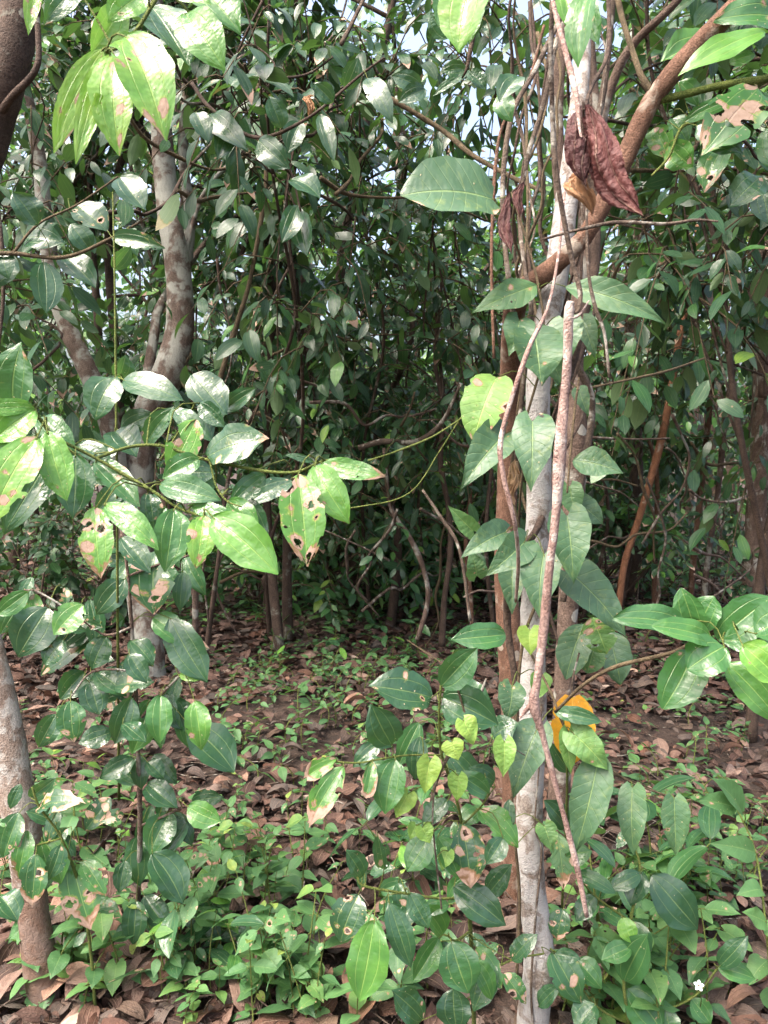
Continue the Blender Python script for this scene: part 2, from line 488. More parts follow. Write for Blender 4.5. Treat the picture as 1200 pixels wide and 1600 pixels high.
GREEN = [(0.0, c4(.016, .048, .026)), (0.3, c4(.024, .076, .034)), (0.6, c4(.048, .150, .040)), (0.85, c4(.125, .300, .050)), (1.0, c4(.27, .42, .07))]
GREY = [(0.0, c4(.028, .066, .038)), (0.3, c4(.050, .118, .056)), (0.6, c4(.09, .20, .06)), (0.85, c4(.20, .36, .07)), (1.0, c4(.32, .45, .08))]
HERB = [(0.0, c4(.028, .075, .032)), (0.3, c4(.050, .130, .050)), (0.6, c4(.080, .185, .065)), (0.85, c4(.15, .29, .08)), (1.0, c4(.36, .44, .10))]
M_LEAF = leaf_mat('glossy_leaf', GREEN, 'tri', 0.23, 0.55, 0.42, holes=True, bump=0.5)
M_CROWN = leaf_mat('crown_leaf', GREEN, 'tri', 0.32, 0.45, 0.38, holes=False, bump=0.35)
M_HEART = leaf_mat('matt_vine_leaf', GREY, 'pin', 0.46, 0.45, 0.40, holes=True, veinmix=0.6, bump=0.7, mottle=0.30)
M_HERB = leaf_mat('herb_leaf', HERB, 'pin', 0.50, 0.35, 0.45, holes=True, veinmix=0.35)
M_YELLOW = leaf_mat('yellow_leaf', [(0.30, c4(.16, .055, .01)), (0.46, c4(.38, .15, .01)), (0.62, c4(.50, .24, .015)), (0.85, c4(.46, .34, .04))], 'pin', 0.5, 0.3, 0.4, holes=True, tcol=(.55, .26, .02), veinmix=0.35, mottle=0.2)
M_LITTER = dead_leaf_mat('dead_leaf', [(0.0, c4(.018, .012, .010)), (0.3, c4(.052, .028, .021)), (0.6, c4(.118, .066, .050)), (0.85, c4(.22, .145, .112)), (1.0, c4(.40, .31, .25))], hue=0.9)
M_DRIED = dead_leaf_mat('dried_hanging_leaf', [(0.0, c4(.03, .010, .010)), (0.35, c4(.085, .026, .024)), (0.7, c4(.17, .058, .050)), (1.0, c4(.28, .12, .10))], 0.6, 0.2)
M_TAN = dead_leaf_mat('tan_dead_leaf', [(0.0, c4(.16, .07, .03)), (0.5, c4(.38, .20, .10)), (1.0, c4(.55, .36, .22))], 0.6, 0.25)
B_WHITE = bark_mat('pale_lichen_bark', (.21, .165, .135), (.33, .29, .26), .62, (.50, .485, .48), 26, 22, bump=0.9)
B_FORK = bark_mat('fork_lichen_bark', (.085, .060, .048), (.175, .132, .107), .50, (.33, .34, .31), 22, 7)
B_GREY = bark_mat('grey_bark', (.20, .145, .115), (.27, .23, .20), 0.45, (.40, .38, .36), 24, 18, foot=0.42)
B_BROWN = bark_mat('brown_lichen_bark', (.088, .058, .044), (.170, .120, .095), 0.26, (.38, .37, .33), 20, 8)
B_DARK = bark_mat('dark_bark', (.050, .034, .026), (.095, .064, .048), 0.10, (.24, .24, .20), 18, 9)
B_RED = bark_mat('reddish_bark', (.105, .054, .034), (.200, .110, .074), 0.16, (.35, .30, .25), 30, 12)
B_ORANGE = bark_mat('orange_stem_bark', (.170, .075, .038), (.300, .145, .080), 0.06, (.35, .30, .25), 30, 12)
B_VINE = bark_mat('liana_bark', (.070, .050, .038), (.150, .112, .085), 0.25, (.38, .36, .32), 24, 14)
B_STICK = bark_mat('dead_stick_bark', (.25, .155, .13), (.46, .33, .29), 0.25, (.58, .50, .46), 30, 20)
B_GREEN = bark_mat('green_twig_bark', (.085, .120, .025), (.17, .20, .05), 0.0, scale=40)
B_TWIG = bark_mat('twig_bark', (.075, .055, .032), (.16, .12, .07), 0.0, scale=40)

# ------------------------------------------------------------------ ground
def make_ground():
    xs = np.concatenate([np.linspace(-60, -7, 12), np.linspace(-6.5, 6.5, 90), np.linspace(7, 60, 12)])
    ys = np.concatenate([np.linspace(-12, 0.5, 8), np.linspace(0.7, 11, 90), np.linspace(11.5, 120, 26)])
    X, Y = np.meshgrid(xs, ys, indexing='ij')
    Z = gz(X, Y) - 0.01
    mb = MB()
    v = np.stack([X, Y, Z], -1).reshape(-1, 3)
    n, m = X.shape
    i = np.arange(n - 1)[:, None]; j = np.arange(m - 1)[None, :]
    f = np.stack([i * m + j, (i + 1) * m + j, (i + 1) * m + j + 1, i * m + j + 1], -1).reshape(-1, 4)
    mb.add(v, f, v[:, :2].copy(), np.zeros((len(v), 4)))
    mat, nt = nodes_for('forest_soil')
    T = NT(nt)
    tc = T.n('ShaderNodeTexCoord'); vec = tc.outputs['Object']
    a, _ = T.noise(vec, 3.0, 6, 0.7); b, _ = T.noise(vec, 28.0, 5, 0.7)
    col = T.ramp(T.m('ADD', T.m('MULTIPLY', a, 0.5), T.m('MULTIPLY', b, 0.5)), [(0.3, c4(.012, .008, .006)), (0.5, c4(.038, .023, .016)), (0.7, c4(.090, .055, .040))])
    bs = T.n('ShaderNodeBsdfPrincipled'); T.put(bs.inputs['Base Color'], col); bs.inputs['Roughness'].default_value = 0.95
    bp = T.n('ShaderNodeBump'); bp.inputs['Distance'].default_value = 0.03; T.put(bp.inputs['Height'], b); T.link(bp.outputs[0], bs.inputs['Normal'])
    o = T.n('ShaderNodeOutputMaterial'); T.link(bs.outputs[0], o.inputs[0])
    mb.build('forest_floor', mat, kind='structure')


make_ground()


# ------------------------------------------------------------------ trees of the thicket
def crown(mb, rng, limbs, ntwig, nleaf, size, tint, dmg=0.15, center=None, shape='oval', nv=5, nu=2, tw_len=(.35, .8), droop=0.5, twigs=True, wr=0.42, outness=0.7, tip=0.0, face=0.38):
    """Leafy twigs growing off the limbs (limbs: list of polylines)."""
    B, A, Nn, LL = [], [], [], []
    for k in range(ntwig):
        li = limbs[rng.randint(len(limbs))]
        t = rng.uniform(0.25, 1.0)
        q = t * (len(li) - 1); i = min(int(q), len(li) - 2)
        p0 = li[i] * (1 - (q - i)) + li[i + 1] * (q - i)
        ld = nrm(li[i + 1] - li[i])
        d = nrm(ld * 0.6 + rng.randn(3) * 0.75 + np.array([0, 0, 0.1]) + (outness * nrm(p0 - center) if center is not None else 0))
        ln = rng.uniform(*tw_len)
        p1 = p0 + d * ln * 0.5 + np.array([0, 0, 0.04]); p2 = p0 + d * ln - np.array([0, 0, droop * ln * 0.5])
        tw = spline(np.array([p0, p1, p2]), 6)
        if p2[2] < 0.12:
            continue
        if twigs:
            mb.tube(np.array([p0, p1, p2]), [0.005, 0.0035, 0.0018], 4, 6, mi=1)
        m = int(nleaf * rng.uniform(.7, 1.3))
        ts = np.linspace(0.15, 1, m)
        q = ts * 5; ii = np.minimum(q.astype(int), 4); fr = (q - ii)[:, None]
        pos = tw[ii] * (1 - fr) + tw[ii + 1] * fr
        td = nrm(tw[ii + 1] - tw[ii])
        side = nrm(np.cross(td, ZUP)) * np.where(np.arange(m) % 2, 1, -1)[:, None]
        ax = nrm(td * 0.55 + side * rng.uniform(.3, 1, (m, 1)) + rng.randn(m, 3) * 0.30 + np.array([0, 0, -droop]) * rng.uniform(.2, 1.6, (m, 1)))
        nn = nrm(np.array([0, -face, 0.75]) + rng.randn(m, 3) * 0.42 + side * 0.15)
        B.append(pos); A.append(ax); Nn.append(nn); LL.append(size * rng.uniform(.45, 1.25, m))
    if not B:
        return 0
    B = np.concatenate(B); A = np.concatenate(A); Nn = np.concatenate(Nn); LL = np.concatenate(LL)
    N = len(B)
    B = B + A * 0.012
    tt = np.clip(rng.normal(tint[0], tint[1], N), 0, 1)
    tt = np.where(rng.rand(N) < 0.06, np.clip(tt + .45, 0, 1), tt)
    at = np.stack([rng.rand(N), np.where(rng.rand(N) < .35, rng.rand(N) * dmg * 3, 0.0).clip(0, 1), np.where(rng.rand(N) < .16, rng.rand(N) * 1.3, tip), tt], -1)
    leaves(mb, B, A, Nn, LL, LL * wr * rng.uniform(.85, 1.2, N), rng.uniform(.1, .9, N), rng.uniform(-.05, .35, N), rng.uniform(0, .05, N), at, shape, nv, nu, 0, rng)
    return N


def grow_limbs(rng, trunk, n, center, radii, lo=0.35, rad=0.02, down=0.25):
    out = []
    for k in range(n):
        t = rng.uniform(lo, 1.0)
        q = t * (len(trunk) - 1); i = min(int(q), len(trunk) - 2)
        p0 = trunk[i] * (1 - (q - i)) + trunk[i + 1] * (q - i)
        d = nrm(rng.randn(3)) * rng.uniform(.55, .95) ** 0.7
        p3 = center + d * radii
        p3[2] = max(p3[2], 0.25)
        mid = (p0 + p3) / 2 + np.array([0, 0, 0.25 * rng.uniform(-.4, 1)]) + rng.randn(3) * 0.12
        m2 = p0 * .25 + p3 * .75 + rng.randn(3) * 0.10 + np.array([0, 0, .08])
        pts = spline(np.array([p0, mid, m2, p3]), 14)
        r = rad * rng.uniform(.6, 1.1)
        out.append((pts, np.array([r, r * .7, r * .45, r * .22])))
    return out


def tree(label, base, top, r0, center, radii, nlimb, ntwig, nleaf, size, tint, bark, seed, name='tree', group=None, lean=0.15, r1=None, dmg=.15, nv=5, wr=.42, mat=None, tw=(.35, .8), lo=0.35, shape='oval', trunkpts=None, nu=2, droop=.5):
    rng = np.random.RandomState(seed)
    base = np.asarray(base, float); top = np.asarray(top, float); center = np.asarray(center, float); radii = np.asarray(radii, float)
    root = thing(name, base, label, 'tree' if name == 'tree' else 'shrub', group)
    if trunkpts is None:
        tp = [base - [0, 0, .05]]
        for t in (.2, .4, .6, .8):
            tp.append(base * (1 - t) + top * t + np.append(rng.randn(2) * lean * (0.5 + t) * 0.6, 0))
        tp.append(top)
        tp = np.array(tp)
    else:
        tp = np.array(trunkpts)
    r1 = r1 or r0 * .35
    mb = MB()
    rad = np.linspace(r0, r1, len(tp)); rad[0] *= 1.25
    L0 = base
    mb.tube(tp, rad, 12, len(tp) * 7, 0.06, rng)
    mb.build('trunk', bark, root, loc=None)
    trunk = spline(tp, 30)
    lb = grow_limbs(rng, trunk, nlimb, center, radii, lo, r0 * .45)
    for pts, r in lb:
        m = MB(); m.tube(pts[::4] if len(pts) > 8 else pts, r if len(pts[::4]) == 4 else np.linspace(r[0], r[-1], len(pts[::4])), 6, 14, 0.05, rng)
        m.build('limb', bark, root)
    mc = MB()
    crown(mc, rng, [l[0] for l in lb] + [trunk[18:]], ntwig, nleaf, size, tint, dmg, center, shape, nv, nu, tw, wr=wr, droop=droop)
    mc.build('crown', [mat or M_CROWN, B_TWIG], root)
    for ch in root.children:
        ch.matrix_parent_inverse = root.matrix_basis.inverted()
    return root


def finish(root):
    """Keep world-space part meshes where they are under an Empty that stands at the thing's base."""
    inv = root.matrix_basis.inverted()
    for ch in root.children:
        ch.matrix_parent_inverse = inv


# ------------------------------------------------------------------ pixel-measured stems and leaves of the near plants
def tube_px(mb, rows, rng, sides=10, rough=0.05, mi=0, n=None):
    """rows: (px, py, depth, width in photograph pixels) -> tube of real thickness at its real distance."""
    pts = np.array([P(a, b, d) for a, b, d, w in rows])
    rad = np.array([w * 0.5 * d / FPX for a, b, d, w in rows])
    p, r = mb.tube(pts, rad, sides, n or max(len(rows) * 6, 8), rough, rng)
    return p


def plant(name, label, cat, stems, rows, d0, mats, seed, base=None, shape='oval', group=None, bark=None, jit=0.03, lean=0.28, stemname='stem', sides=8, petiole=True, pet_mat=None, extra=None, wmul=1.0, fill=0, fsize=.085):
    """stems: list of pixel polylines; rows: leaves (bx, by, tx, ty, width, tint, damage, tip burn[, depth[, shape]])."""
    rng = np.random.RandomState(seed)
    first = P(*stems[0][0][:3])
    root = thing(name, base if base is not None else first, label, cat, group)
    paths = []
    for st in stems:
        mb = MB()
        p = tube_px(mb, st, rng, sides, 0.05)
        mb.build(stemname, bark or B_TWIG, root)
        paths.append(p)
    allp = np.concatenate(paths)
    rows = list(rows)
    nfix = len(rows)
    for k in range(fill):
        st = paths[rng.randint(len(paths))]; q = st[rng.randint(int(len(st) * .15), len(st))]
        v = q - CAMP; dq = float(np.dot(v, FWD)); a = rng.uniform(-.3, 3.44)
        px = 600 + FPX * v[0] / dq + rng.randn() * 26; py = 800 - FPX * float(np.dot(v, UPV)) / dq + rng.randn() * 26
        ln = fsize * FPX / dq * rng.uniform(.6, 1.15)
        rows.append((px, py, px + ln * math.cos(a) * .8, py + ln * math.sin(a), ln * rng.uniform(.36, .5), rng.uniform(.05, .5), rng.rand() ** 2, rng.rand() ** 2 * .8, dq + rng.uniform(.02, .16)))
    for k, row in enumerate(rows):
        bx, by, tx, ty, w, tint, dmg, tip = row[:8]
        d = row[8] if len(row) > 8 and row[8] else None
        shp = row[9] if len(row) > 9 else shape
        if d is None:
            bp0 = P(bx, by, d0)
            q = allp[np.argmin(np.linalg.norm((allp - CAMP) / np.linalg.norm(allp - CAMP, axis=1, keepdims=True) - nrm(bp0 - CAMP), axis=1))]
            d = float(np.dot(q - CAMP, FWD)) if len(row) <= 8 or row[8] is None else d0
            d = 0.6 * d + 0.4 * d0 + rng.uniform(-jit, jit)
        ln = math.hypot(tx - bx, ty - by) * d / FPX
        b = P(bx, by, d)
        t = P(tx, ty, d - lean * ln * rng.uniform(.5, 1.3))
        ax = t - b; L = np.linalg.norm(ax)
        view = nrm(CAMP - b)
        nn = view + ZUP * 0.40 + rng.randn(3) * 0.16
        nn = nrm(nn - nrm(ax) * np.dot(nn, nrm(ax)))
        vp = nrm(view - nrm(ax) * np.dot(view, nrm(ax)))
        W = w * d / FPX / max(abs(float(np.dot(nn, vp))), 0.6) * wmul
        mb = MB()
        sd = rng.rand()
        leaves(mb, b, ax, nn, L, W, rng.uniform(.3, 1.0), rng.uniform(.10, .45), rng.uniform(.02, .07) * (.35 if shp == 'round' else 1), np.array([sd, min(1.0, dmg * rng.uniform(.9, 1.15)), tip * (.62 if tip < .9 else 1), tint]), shp, 22, 10, 0, rng)
        if petiole:
            q = allp[np.argmin(np.linalg.norm(allp - b, axis=1))]
            gap = np.linalg.norm(q - b)
            if gap < 0.13:
                mid = (q + b) / 2 + np.array([0, 0, gap * 0.12]) - nrm(ax) * gap * 0.15
                mb.tube(np.array([q, mid, b, b + nrm(ax) * L * 0.05]), [0.0013, 0.0011, 0.0011, 0.0006], 5, 8, mi=1)
        lab = None
        if dmg >= .9:
            lab = 'leaf eaten and spotted with pale brown patches'
        elif tip >= .9:
            lab = 'leaf with a brown burnt tip'
        mb.build('leaf', [mats, pet_mat or B_GREEN], root, lab)
    if extra:
        extra(root, rng)
    finish(root)
    return root


# --- spray of bright leaves hanging into the top left
plant('leafy_branch', 'bright yellow-green branch of spotted leaves hanging close by at the top left', 'branch',
      [[(420, -260, .95, 9), (330, -130, .88, 8), (255, -20, .82, 7), (215, 45, .80, 6), (188, 72, .80, 5), (165, 82, .79, 4)],
       [(255, -20, .82, 6), (288, 10, .80, 5), (300, 30, .79, 4)]],
      [(160, 78, 84, 240, 50, .93, .6, 0, .80), (172, 86, 118, 256, 44, .93, .25, 0, .79), (180, 90, 186, 243, 76, .90, .75, 0, .775),
       (197, 58, 258, 219, 98, .88, .8, .1, .76), (289, 22, 352, 110, 80, .72, .1, .1, .78), (188, 8, 142, 84, 56, .88, 0, 0, .82),
       (222, -8, 168, 34, 56, .82, .5, .3, .79), (236, 10, 296, 104, 78, .42, .1, 0, .86), (305, -30, 376, 52, 70, .62, .2, 0, .84),
       (62, -25, 44, 54, 28, .92, .5, 0, .80), (125, -25, 68, 40, 46, .34, .2, .5, .84), (250, -40, 330, 8, 50, .8, .2, 0, .8), (200, -30, 150, -2, 50, .8, .2, 0, .82)],
      .8, M_LEAF, 11, bark=B_GREEN, lean=.35, wmul=.86)

# --- long leafy branch reaching in from the left
plant('leafy_branch', 'long leafy branch reaching in from the left with pale blotched leaves over the dark understorey', 'branch',
      [[(-260, 560, 1.0, 10), (-80, 600, 1.02, 8), (28, 628, 1.03, 7), (60, 652, 1.04, 6), (82, 682, 1.05, 5), (118, 710, 1.06, 4)],
       [(82, 682, 1.05, 5), (150, 716, 1.08, 5), (195, 742, 1.08, 5), (235, 765, 1.07, 5), (278, 793, 1.06, 4), (320, 808, 1.05, 4)],
       [(150, 716, 1.08, 5), (205, 698, 1.14, 5), (255, 697, 1.14, 5), (310, 715, 1.13, 5), (400, 734, 1.10, 5), (460, 738, 1.08, 5), (500, 722, 1.06, 4), (530, 716, 1.05, 3)],
       [(328, 722, 1.12, 3), (338, 760, 1.10, 3), (355, 783, 1.09, 3), (378, 792, 1.08, 2)]],
      [(24, 652, 34, 535, 76, .42, .45, 0, 1.02), (52, 634, -40, 640, 30, .80, 0, 0, 1.0), (55, 640, -15, 694, 62, .83, .2, 0, 1.0),
       (58, 684, -18, 822, 74, .86, .75, .3, .97), (74, 674, 104, 782, 58, .82, .6, .3, .98), (88, 702, 6, 834, 66, .16, .15, .4, 1.08),
       (118, 711, 114, 810, 64, .36, .05, .75, 1.03), (62, 652, 118, 712, 46, .45, .2, 0, 1.10), (116, 696, 176, 726, 34, .28, .2, 0, 1.14),
       (150, 722, 218, 792, 46, .46, .35, .4, 1.10), (150, 793, 158, 903, 58, .80, .95, .4, 1.0), (164, 787, 248, 860, 44, .70, .3, .2, .99),
       (272, 796, 258, 894, 62, .60, .05, .1, 1.02), (318, 806, 306, 888, 50, .88, .9, .3, 1.02), (332, 808, 434, 898, 78, .78, .05, .25, 1.0),
       (250, 757, 346, 782, 48, .40, .15, .6, 1.08), (232, 770, 240, 832, 38, .22, .5, 0, 1.12), (300, 790, 368, 812, 30, .6, .1, 0, 1.06),
       (356, 783, 404, 826, 38, .68, .5, .3, 1.10), (324, 714, 420, 686, 62, .24, .55, .45, 1.12), (312, 717, 254, 748, 42, .52, .5, .3, 1.12),
       (306, 656, 264, 742, 56, .78, .95, .3, 1.16), (228, 694, 272, 636, 36, .34, .3, 0, 1.20), (466, 742, 480, 886, 78, .76, .95, .2, 1.0),
       (492, 728, 546, 818, 60, .80, .35, .5, 1.02), (502, 724, 602, 744, 36, .70, .6, .65, 1.04), (490, 722, 446, 711, 13, .22, 0, 0, 1.06),
       (458, 752, 378, 792, 36, .10, .2, .2, 1.22), (270, 640, 330, 690, 34, .24, .3, 0, 1.24), (312, 630, 352, 668, 34, .14, .1, 0, 1.22),
       (40, 700, -30, 760, 60, .4, .2, 0, 1.12), (10, 705, 20, 800, 50, .3, .2, 0, 1.15), (0, 640, -30, 740, 60, .7, .4, 0, 1.0)],
      1.06, M_LEAF, 12, bark=B_GREEN, lean=.30, fill=10, fsize=.075, wmul=.9)

# --- sapling standing in front of the left trunks
s_base = G(212, 1490)
plant('sapling', 'leafy glossy sapling on brown stems standing beside the pale trunk at the lower left', 'sapling',
      [[(212, 1492, 2.28, 9), (216, 1400, 2.2, 8), (219, 1290, 2.12, 8), (216, 1190, 2.05, 7), (212, 1080, 2.0, 7), (206, 980, 1.96, 6), (200, 900, 1.94, 5), (190, 830, 1.92, 4)],
       [(219, 1290, 2.12, 4), (250, 1278, 2.08, 4), (285, 1262, 2.05, 3)],
       [(214, 1130, 2.03, 5), (240, 1098, 2.0, 4), (262, 1075, 1.98, 4), (282, 1055, 1.97, 3)],
       [(206, 980, 1.96, 5), (172, 992, 1.95, 4), (150, 985, 1.95, 3), (110, 955, 1.93, 3), (60, 925, 1.92, 3), (38, 922, 1.92, 3)],
       [(210, 1050, 1.98, 4), (178, 1046, 1.96, 3), (140, 1052, 1.95, 3), (110, 1090, 1.94, 3)],
       [(200, 900, 1.94, 4), (255, 880, 1.98, 4), (295, 868, 2.0, 3)]],
      [(44, 925, -6, 962, 32, .55, .1, 0), (55, 928, 48, 998, 30, .72, .95, .3), (75, 950, 28, 1026, 68, .03, .15, 0), (130, 945, 84, 992, 44, .66, .6, 0),
       (140, 975, 94, 1012, 40, .08, .1, 0), (152, 985, 64, 1056, 42, .22, .8, .2), (166, 995, 144, 1046, 40, .28, .4, .1), (132, 1050, 94, 1093, 42, .36, .2, 0),
       (152, 1050, 198, 1086, 40, .34, .2, .3), (140, 1066, 155, 1117, 44, .12, .1, 0), (88, 1116, 60, 1168, 36, .22, .4, .3), (110, 1095, 116, 1160, 44, .40, .8, .2),
       (175, 1144, 123, 1162, 34, .12, 0, .1), (202, 1022, 230, 1067, 34, .10, .1, .7), (234, 1094, 207, 1178, 44, .62, .1, .5), (251, 1087, 250, 1162, 40, .56, .1, .2),
       (304, 1096, 314, 1172, 40, .70, .6, .4), (280, 1055, 318, 1060, 17, .9, .1, .2), (298, 1136, 366, 1206, 62, .22, .05, 0), (240, 965, 289, 1006, 42, .58, .1, .1),
       (266, 966, 324, 1066, 56, .14, .05, 0), (205, 1090, 180, 1162, 42, .12, 0, 0), (268, 1092, 286, 1142, 42, .12, 0, 0), (245, 862, 240, 960, 74, .32, 1.0, .3, 2.0),
       (210, 1186, 156, 1216, 32, .18, .1, 0), (218, 1180, 220, 1234, 28, .22, 0, .8), (230, 1190, 256, 1216, 26, .22, 0, .2), (230, 1225, 277, 1263, 38, .18, 0, .3),
       (266, 1270, 234, 1336, 48, .38, .1, .4), (293, 1260, 345, 1284, 40, .66, .5, .3), (217, 1305, 218, 1384, 40, .32, .05, .3), (238, 1334, 286, 1412, 54, .14, .1, .3),
       (213, 1408, 208, 1476, 38, .28, 0, .7), (196, 1345, 186, 1395, 28, .12, 0, 0), (195, 905, 150, 960, 44, .12, .2, 0), (290, 870, 322, 930, 30, .35, .3, .2),
       (190, 840, 235, 895, 38, .15, .3, 0), (205, 1000, 240, 1040, 36, .3, .5, .2), (192, 1130, 228, 1160, 30, .2, .2, 0), (240, 1180, 276, 1225, 34, .15, 0, .3),
       (180, 1046, 200, 1100, 36, .25, .7, .3), (100, 1000, 70, 1040, 34, .3, .6, 0), (225, 1400, 262, 1452, 36, .1, .1, .2)],
      2.02, M_LEAF, 13, base=s_base, bark=B_BROWN, jit=.10, fill=38, fsize=.11)

plant('sapling', 'small sapling with tattered eaten leaves in front of the pale leaning trunk', 'sapling',
      [[(150, 1600, 2.0, 6), (143, 1500, 1.98, 5), (128, 1400, 1.94, 5), (96, 1310, 1.9, 4), (62, 1262, 1.88, 4), (50, 1230, 1.87, 3)],
       [(96, 1310, 1.9, 3), (60, 1320, 1.88, 3), (30, 1330, 1.87, 2)]],
      [(68, 1312, 96, 1380, 46, .62, 0, 0), (60, 1262, 136, 1256, 34, .22, 1.0, .8), (42, 1298, 28, 1372, 32, .62, .7, .6), (56, 1335, 50, 1415, 42, .34, 1.0, .6),
       (112, 1345, 142, 1452, 58, .58, 1.0, .45), (130, 1345, 165, 1400, 36, .6, .8, .3), (30, 1270, 5, 1340, 40, .35, .6, .2), (0, 1400, 28, 1440, 44, .25, .2, .4),
       (5, 1280, -20, 1320, 36, .5, .1, 0), (48, 1245, 88, 1215, 26, .3, .5, .3), (95, 1320, 75, 1375, 30, .3, .6, .5)],
      1.9, M_LEAF, 14, base=G(150, 1600), bark=B_GREEN, jit=.05, fill=14)

# --- sapling in the middle with dark glossy three-veined leaves
plant('sapling', 'slender green-stemmed sapling in the middle with large glossy three-veined leaves', 'sapling',
      [[(742, 1660, 1.84, 8), (740, 1560, 1.74, 7), (735, 1450, 1.66, 7), (730, 1390, 1.62, 6), (722, 1290, 1.56, 5), (706, 1225, 1.53, 5), (690, 1178, 1.50, 5), (686, 1120, 1.48, 4), (689, 1070, 1.47, 4)],
       [(691, 1180, 1.50, 3), (640, 1180, 1.48, 3), (600, 1185, 1.46, 3), (560, 1192, 1.45, 3), (520, 1190, 1.44, 3)],
       [(730, 1400, 1.62, 4), (690, 1404, 1.60, 4), (620, 1394, 1.58, 4), (568, 1384, 1.57, 4), (558, 1370, 1.57, 3)],
       [(735, 1455, 1.66, 4), (712, 1470, 1.62, 4), (700, 1462, 1.60, 3)],
       [(722, 1290, 1.56, 3), (750, 1262, 1.53, 3), (765, 1240, 1.51, 3)],
       [(742, 1530, 1.72, 4), (800, 1500, 1.70, 3), (850, 1490, 1.68, 3)]],
      [(674, 1090, 577, 1072, 62, .14, .42, 0, 1.44), (690, 1072, 746, 1012, 50, .34, .05, 0), (790, 992, 704, 1000, 42, .40, .1, .2, 1.6), (692, 1090, 778, 1132, 66, .26, .1, 0, 1.49),
       (694, 1082, 772, 1112, 60, .34, .1, 0, 1.54), (612, 1164, 580, 1100, 56, .26, .1, 0, 1.46), (618, 1187, 602, 1272, 54, .52, .1, 0, 1.45), (762, 1240, 712, 1208, 34, .42, 0, 0, 1.48),
       (772, 1222, 732, 1200, 32, .25, .1, .2, 1.55), (674, 1302, 636, 1362, 44, .46, .1, .1), (684, 1308, 718, 1374, 36, .60, .2, .1), (722, 1288, 735, 1388, 54, .24, .95, .4),
       (748, 1264, 810, 1324, 42, .66, .8, .1), (748, 1264, 718, 1288, 32, .52, .1, 0), (710, 1385, 790, 1446, 52, .10, 0, .85, 1.57), (692, 1460, 658, 1414, 36, .66, 0, 0),
       (686, 1466, 646, 1532, 38, .56, .1, .2), (705, 1471, 732, 1552, 64, .40, .15, 0, 1.56), (744, 1480, 784, 1544, 38, .62, .7, .3), (738, 1500, 768, 1562, 32, .62, .1, .2),
       (708, 1545, 714, 1610, 54, .14, .1, 0), (585, 1438, 561, 1565, 65, .70, .05, .15, 1.50), (560, 1398, 532, 1472, 56, .16, .55, 0), (608, 1410, 642, 1512, 40, .24, .2, .5),
       (600, 1358, 588, 1298, 27, .30, .85, .3), (566, 1370, 540, 1328, 32, .25, .1, .1), (660, 1594, 612, 1548, 46, .30, .3, 0), (525, 1186, 460, 1230, 28, .75, .9, .95, 1.44),
       (536, 1198, 482, 1296, 42, .66, .9, .75, 1.43), (582, 1190, 566, 1266, 25, .62, .8, .95, 1.44), (760, 1400, 800, 1350, 34, .12, .3, .1), (650, 1400, 622, 1460, 36, .2, .5, .3),
       (700, 1250, 660, 1290, 30, .14, .1, 0), (786, 1310, 760, 1350, 34, .2, .1, .2), (800, 1500, 840, 1460, 30, .2, .6, .3), (640, 1395, 670, 1450, 34, .3, .3, .2),
       (770, 1150, 810, 1130, 40, .2, .1, .5, 1.6), (700, 1175, 750, 1240, 44, .1, .05, 0, 1.64), (735, 1370, 700, 1410, 34, .55, .2, .2), (770, 1500, 740, 1580, 40, .3, .4, .3)],
      1.55, M_LEAF, 15, base=G(742, 1660), bark=B_GREEN, jit=.06, fill=18)

plant('sapling', 'glossy dark-leaved sapling low at the lower right among the herbs', 'sapling',
      [[(985, 1690, 1.9, 6), (982, 1600, 1.88, 6), (975, 1530, 1.86, 5), (985, 1440, 1.9, 5), (1000, 1360, 1.95, 4), (990, 1320, 1.96, 3)],
       [(982, 1600, 1.88, 4), (930, 1570, 1.85, 3), (880, 1500, 1.85, 3), (860, 1482, 1.85, 3)],
       [(985, 1440, 1.9, 4), (930, 1400, 1.92, 3), (900, 1366, 1.92, 3)], [(982, 1600, 1.88, 4), (1080, 1560, 1.9, 3), (1122, 1512, 1.9, 3)]],
      [(862, 1485, 908, 1568, 50, .36, .65, .1), (975, 1532, 1012, 1460, 54, .42, .2, .1), (980, 1545, 1034, 1612, 64, .50, .1, 0), (1002, 1362, 984, 1414, 38, .12, .1, 0), (1018, 1368, 1090, 1452, 62, .16, .05, 0),
       (902, 1364, 962, 1396, 24, .36, .1, 0), (972, 1434, 988, 1474, 30, .84, .1, 0), (1124, 1510, 1168, 1462, 32, .22, .2, 0), (842, 1572, 874, 1540, 26, .2, .1, .1), (930, 1400, 900, 1440, 30, .2, .1, 0),
       (990, 1440, 1010, 1500, 34, .3, .5, .2), (900, 1500, 940, 1545, 36, .5, .3, .3), (1080, 1560, 1110, 1600, 34, .5, .3, 0), (1000, 1365, 950, 1390, 28, .3, .1, 0), (880, 1420, 870, 1470, 34, .25, .8, .4),
       (930, 1570, 900, 1610, 40, .3, .2, 0), (1122, 1512, 1180, 1530, 30, .6, .1, .1), (1040, 1575, 1050, 1625, 36, .4, .2, .2), (985, 1480, 940, 1500, 32, .55, .1, 0)],
      1.88, M_LEAF, 19, base=G(985, 1690), bark=B_GREEN, jit=.06)
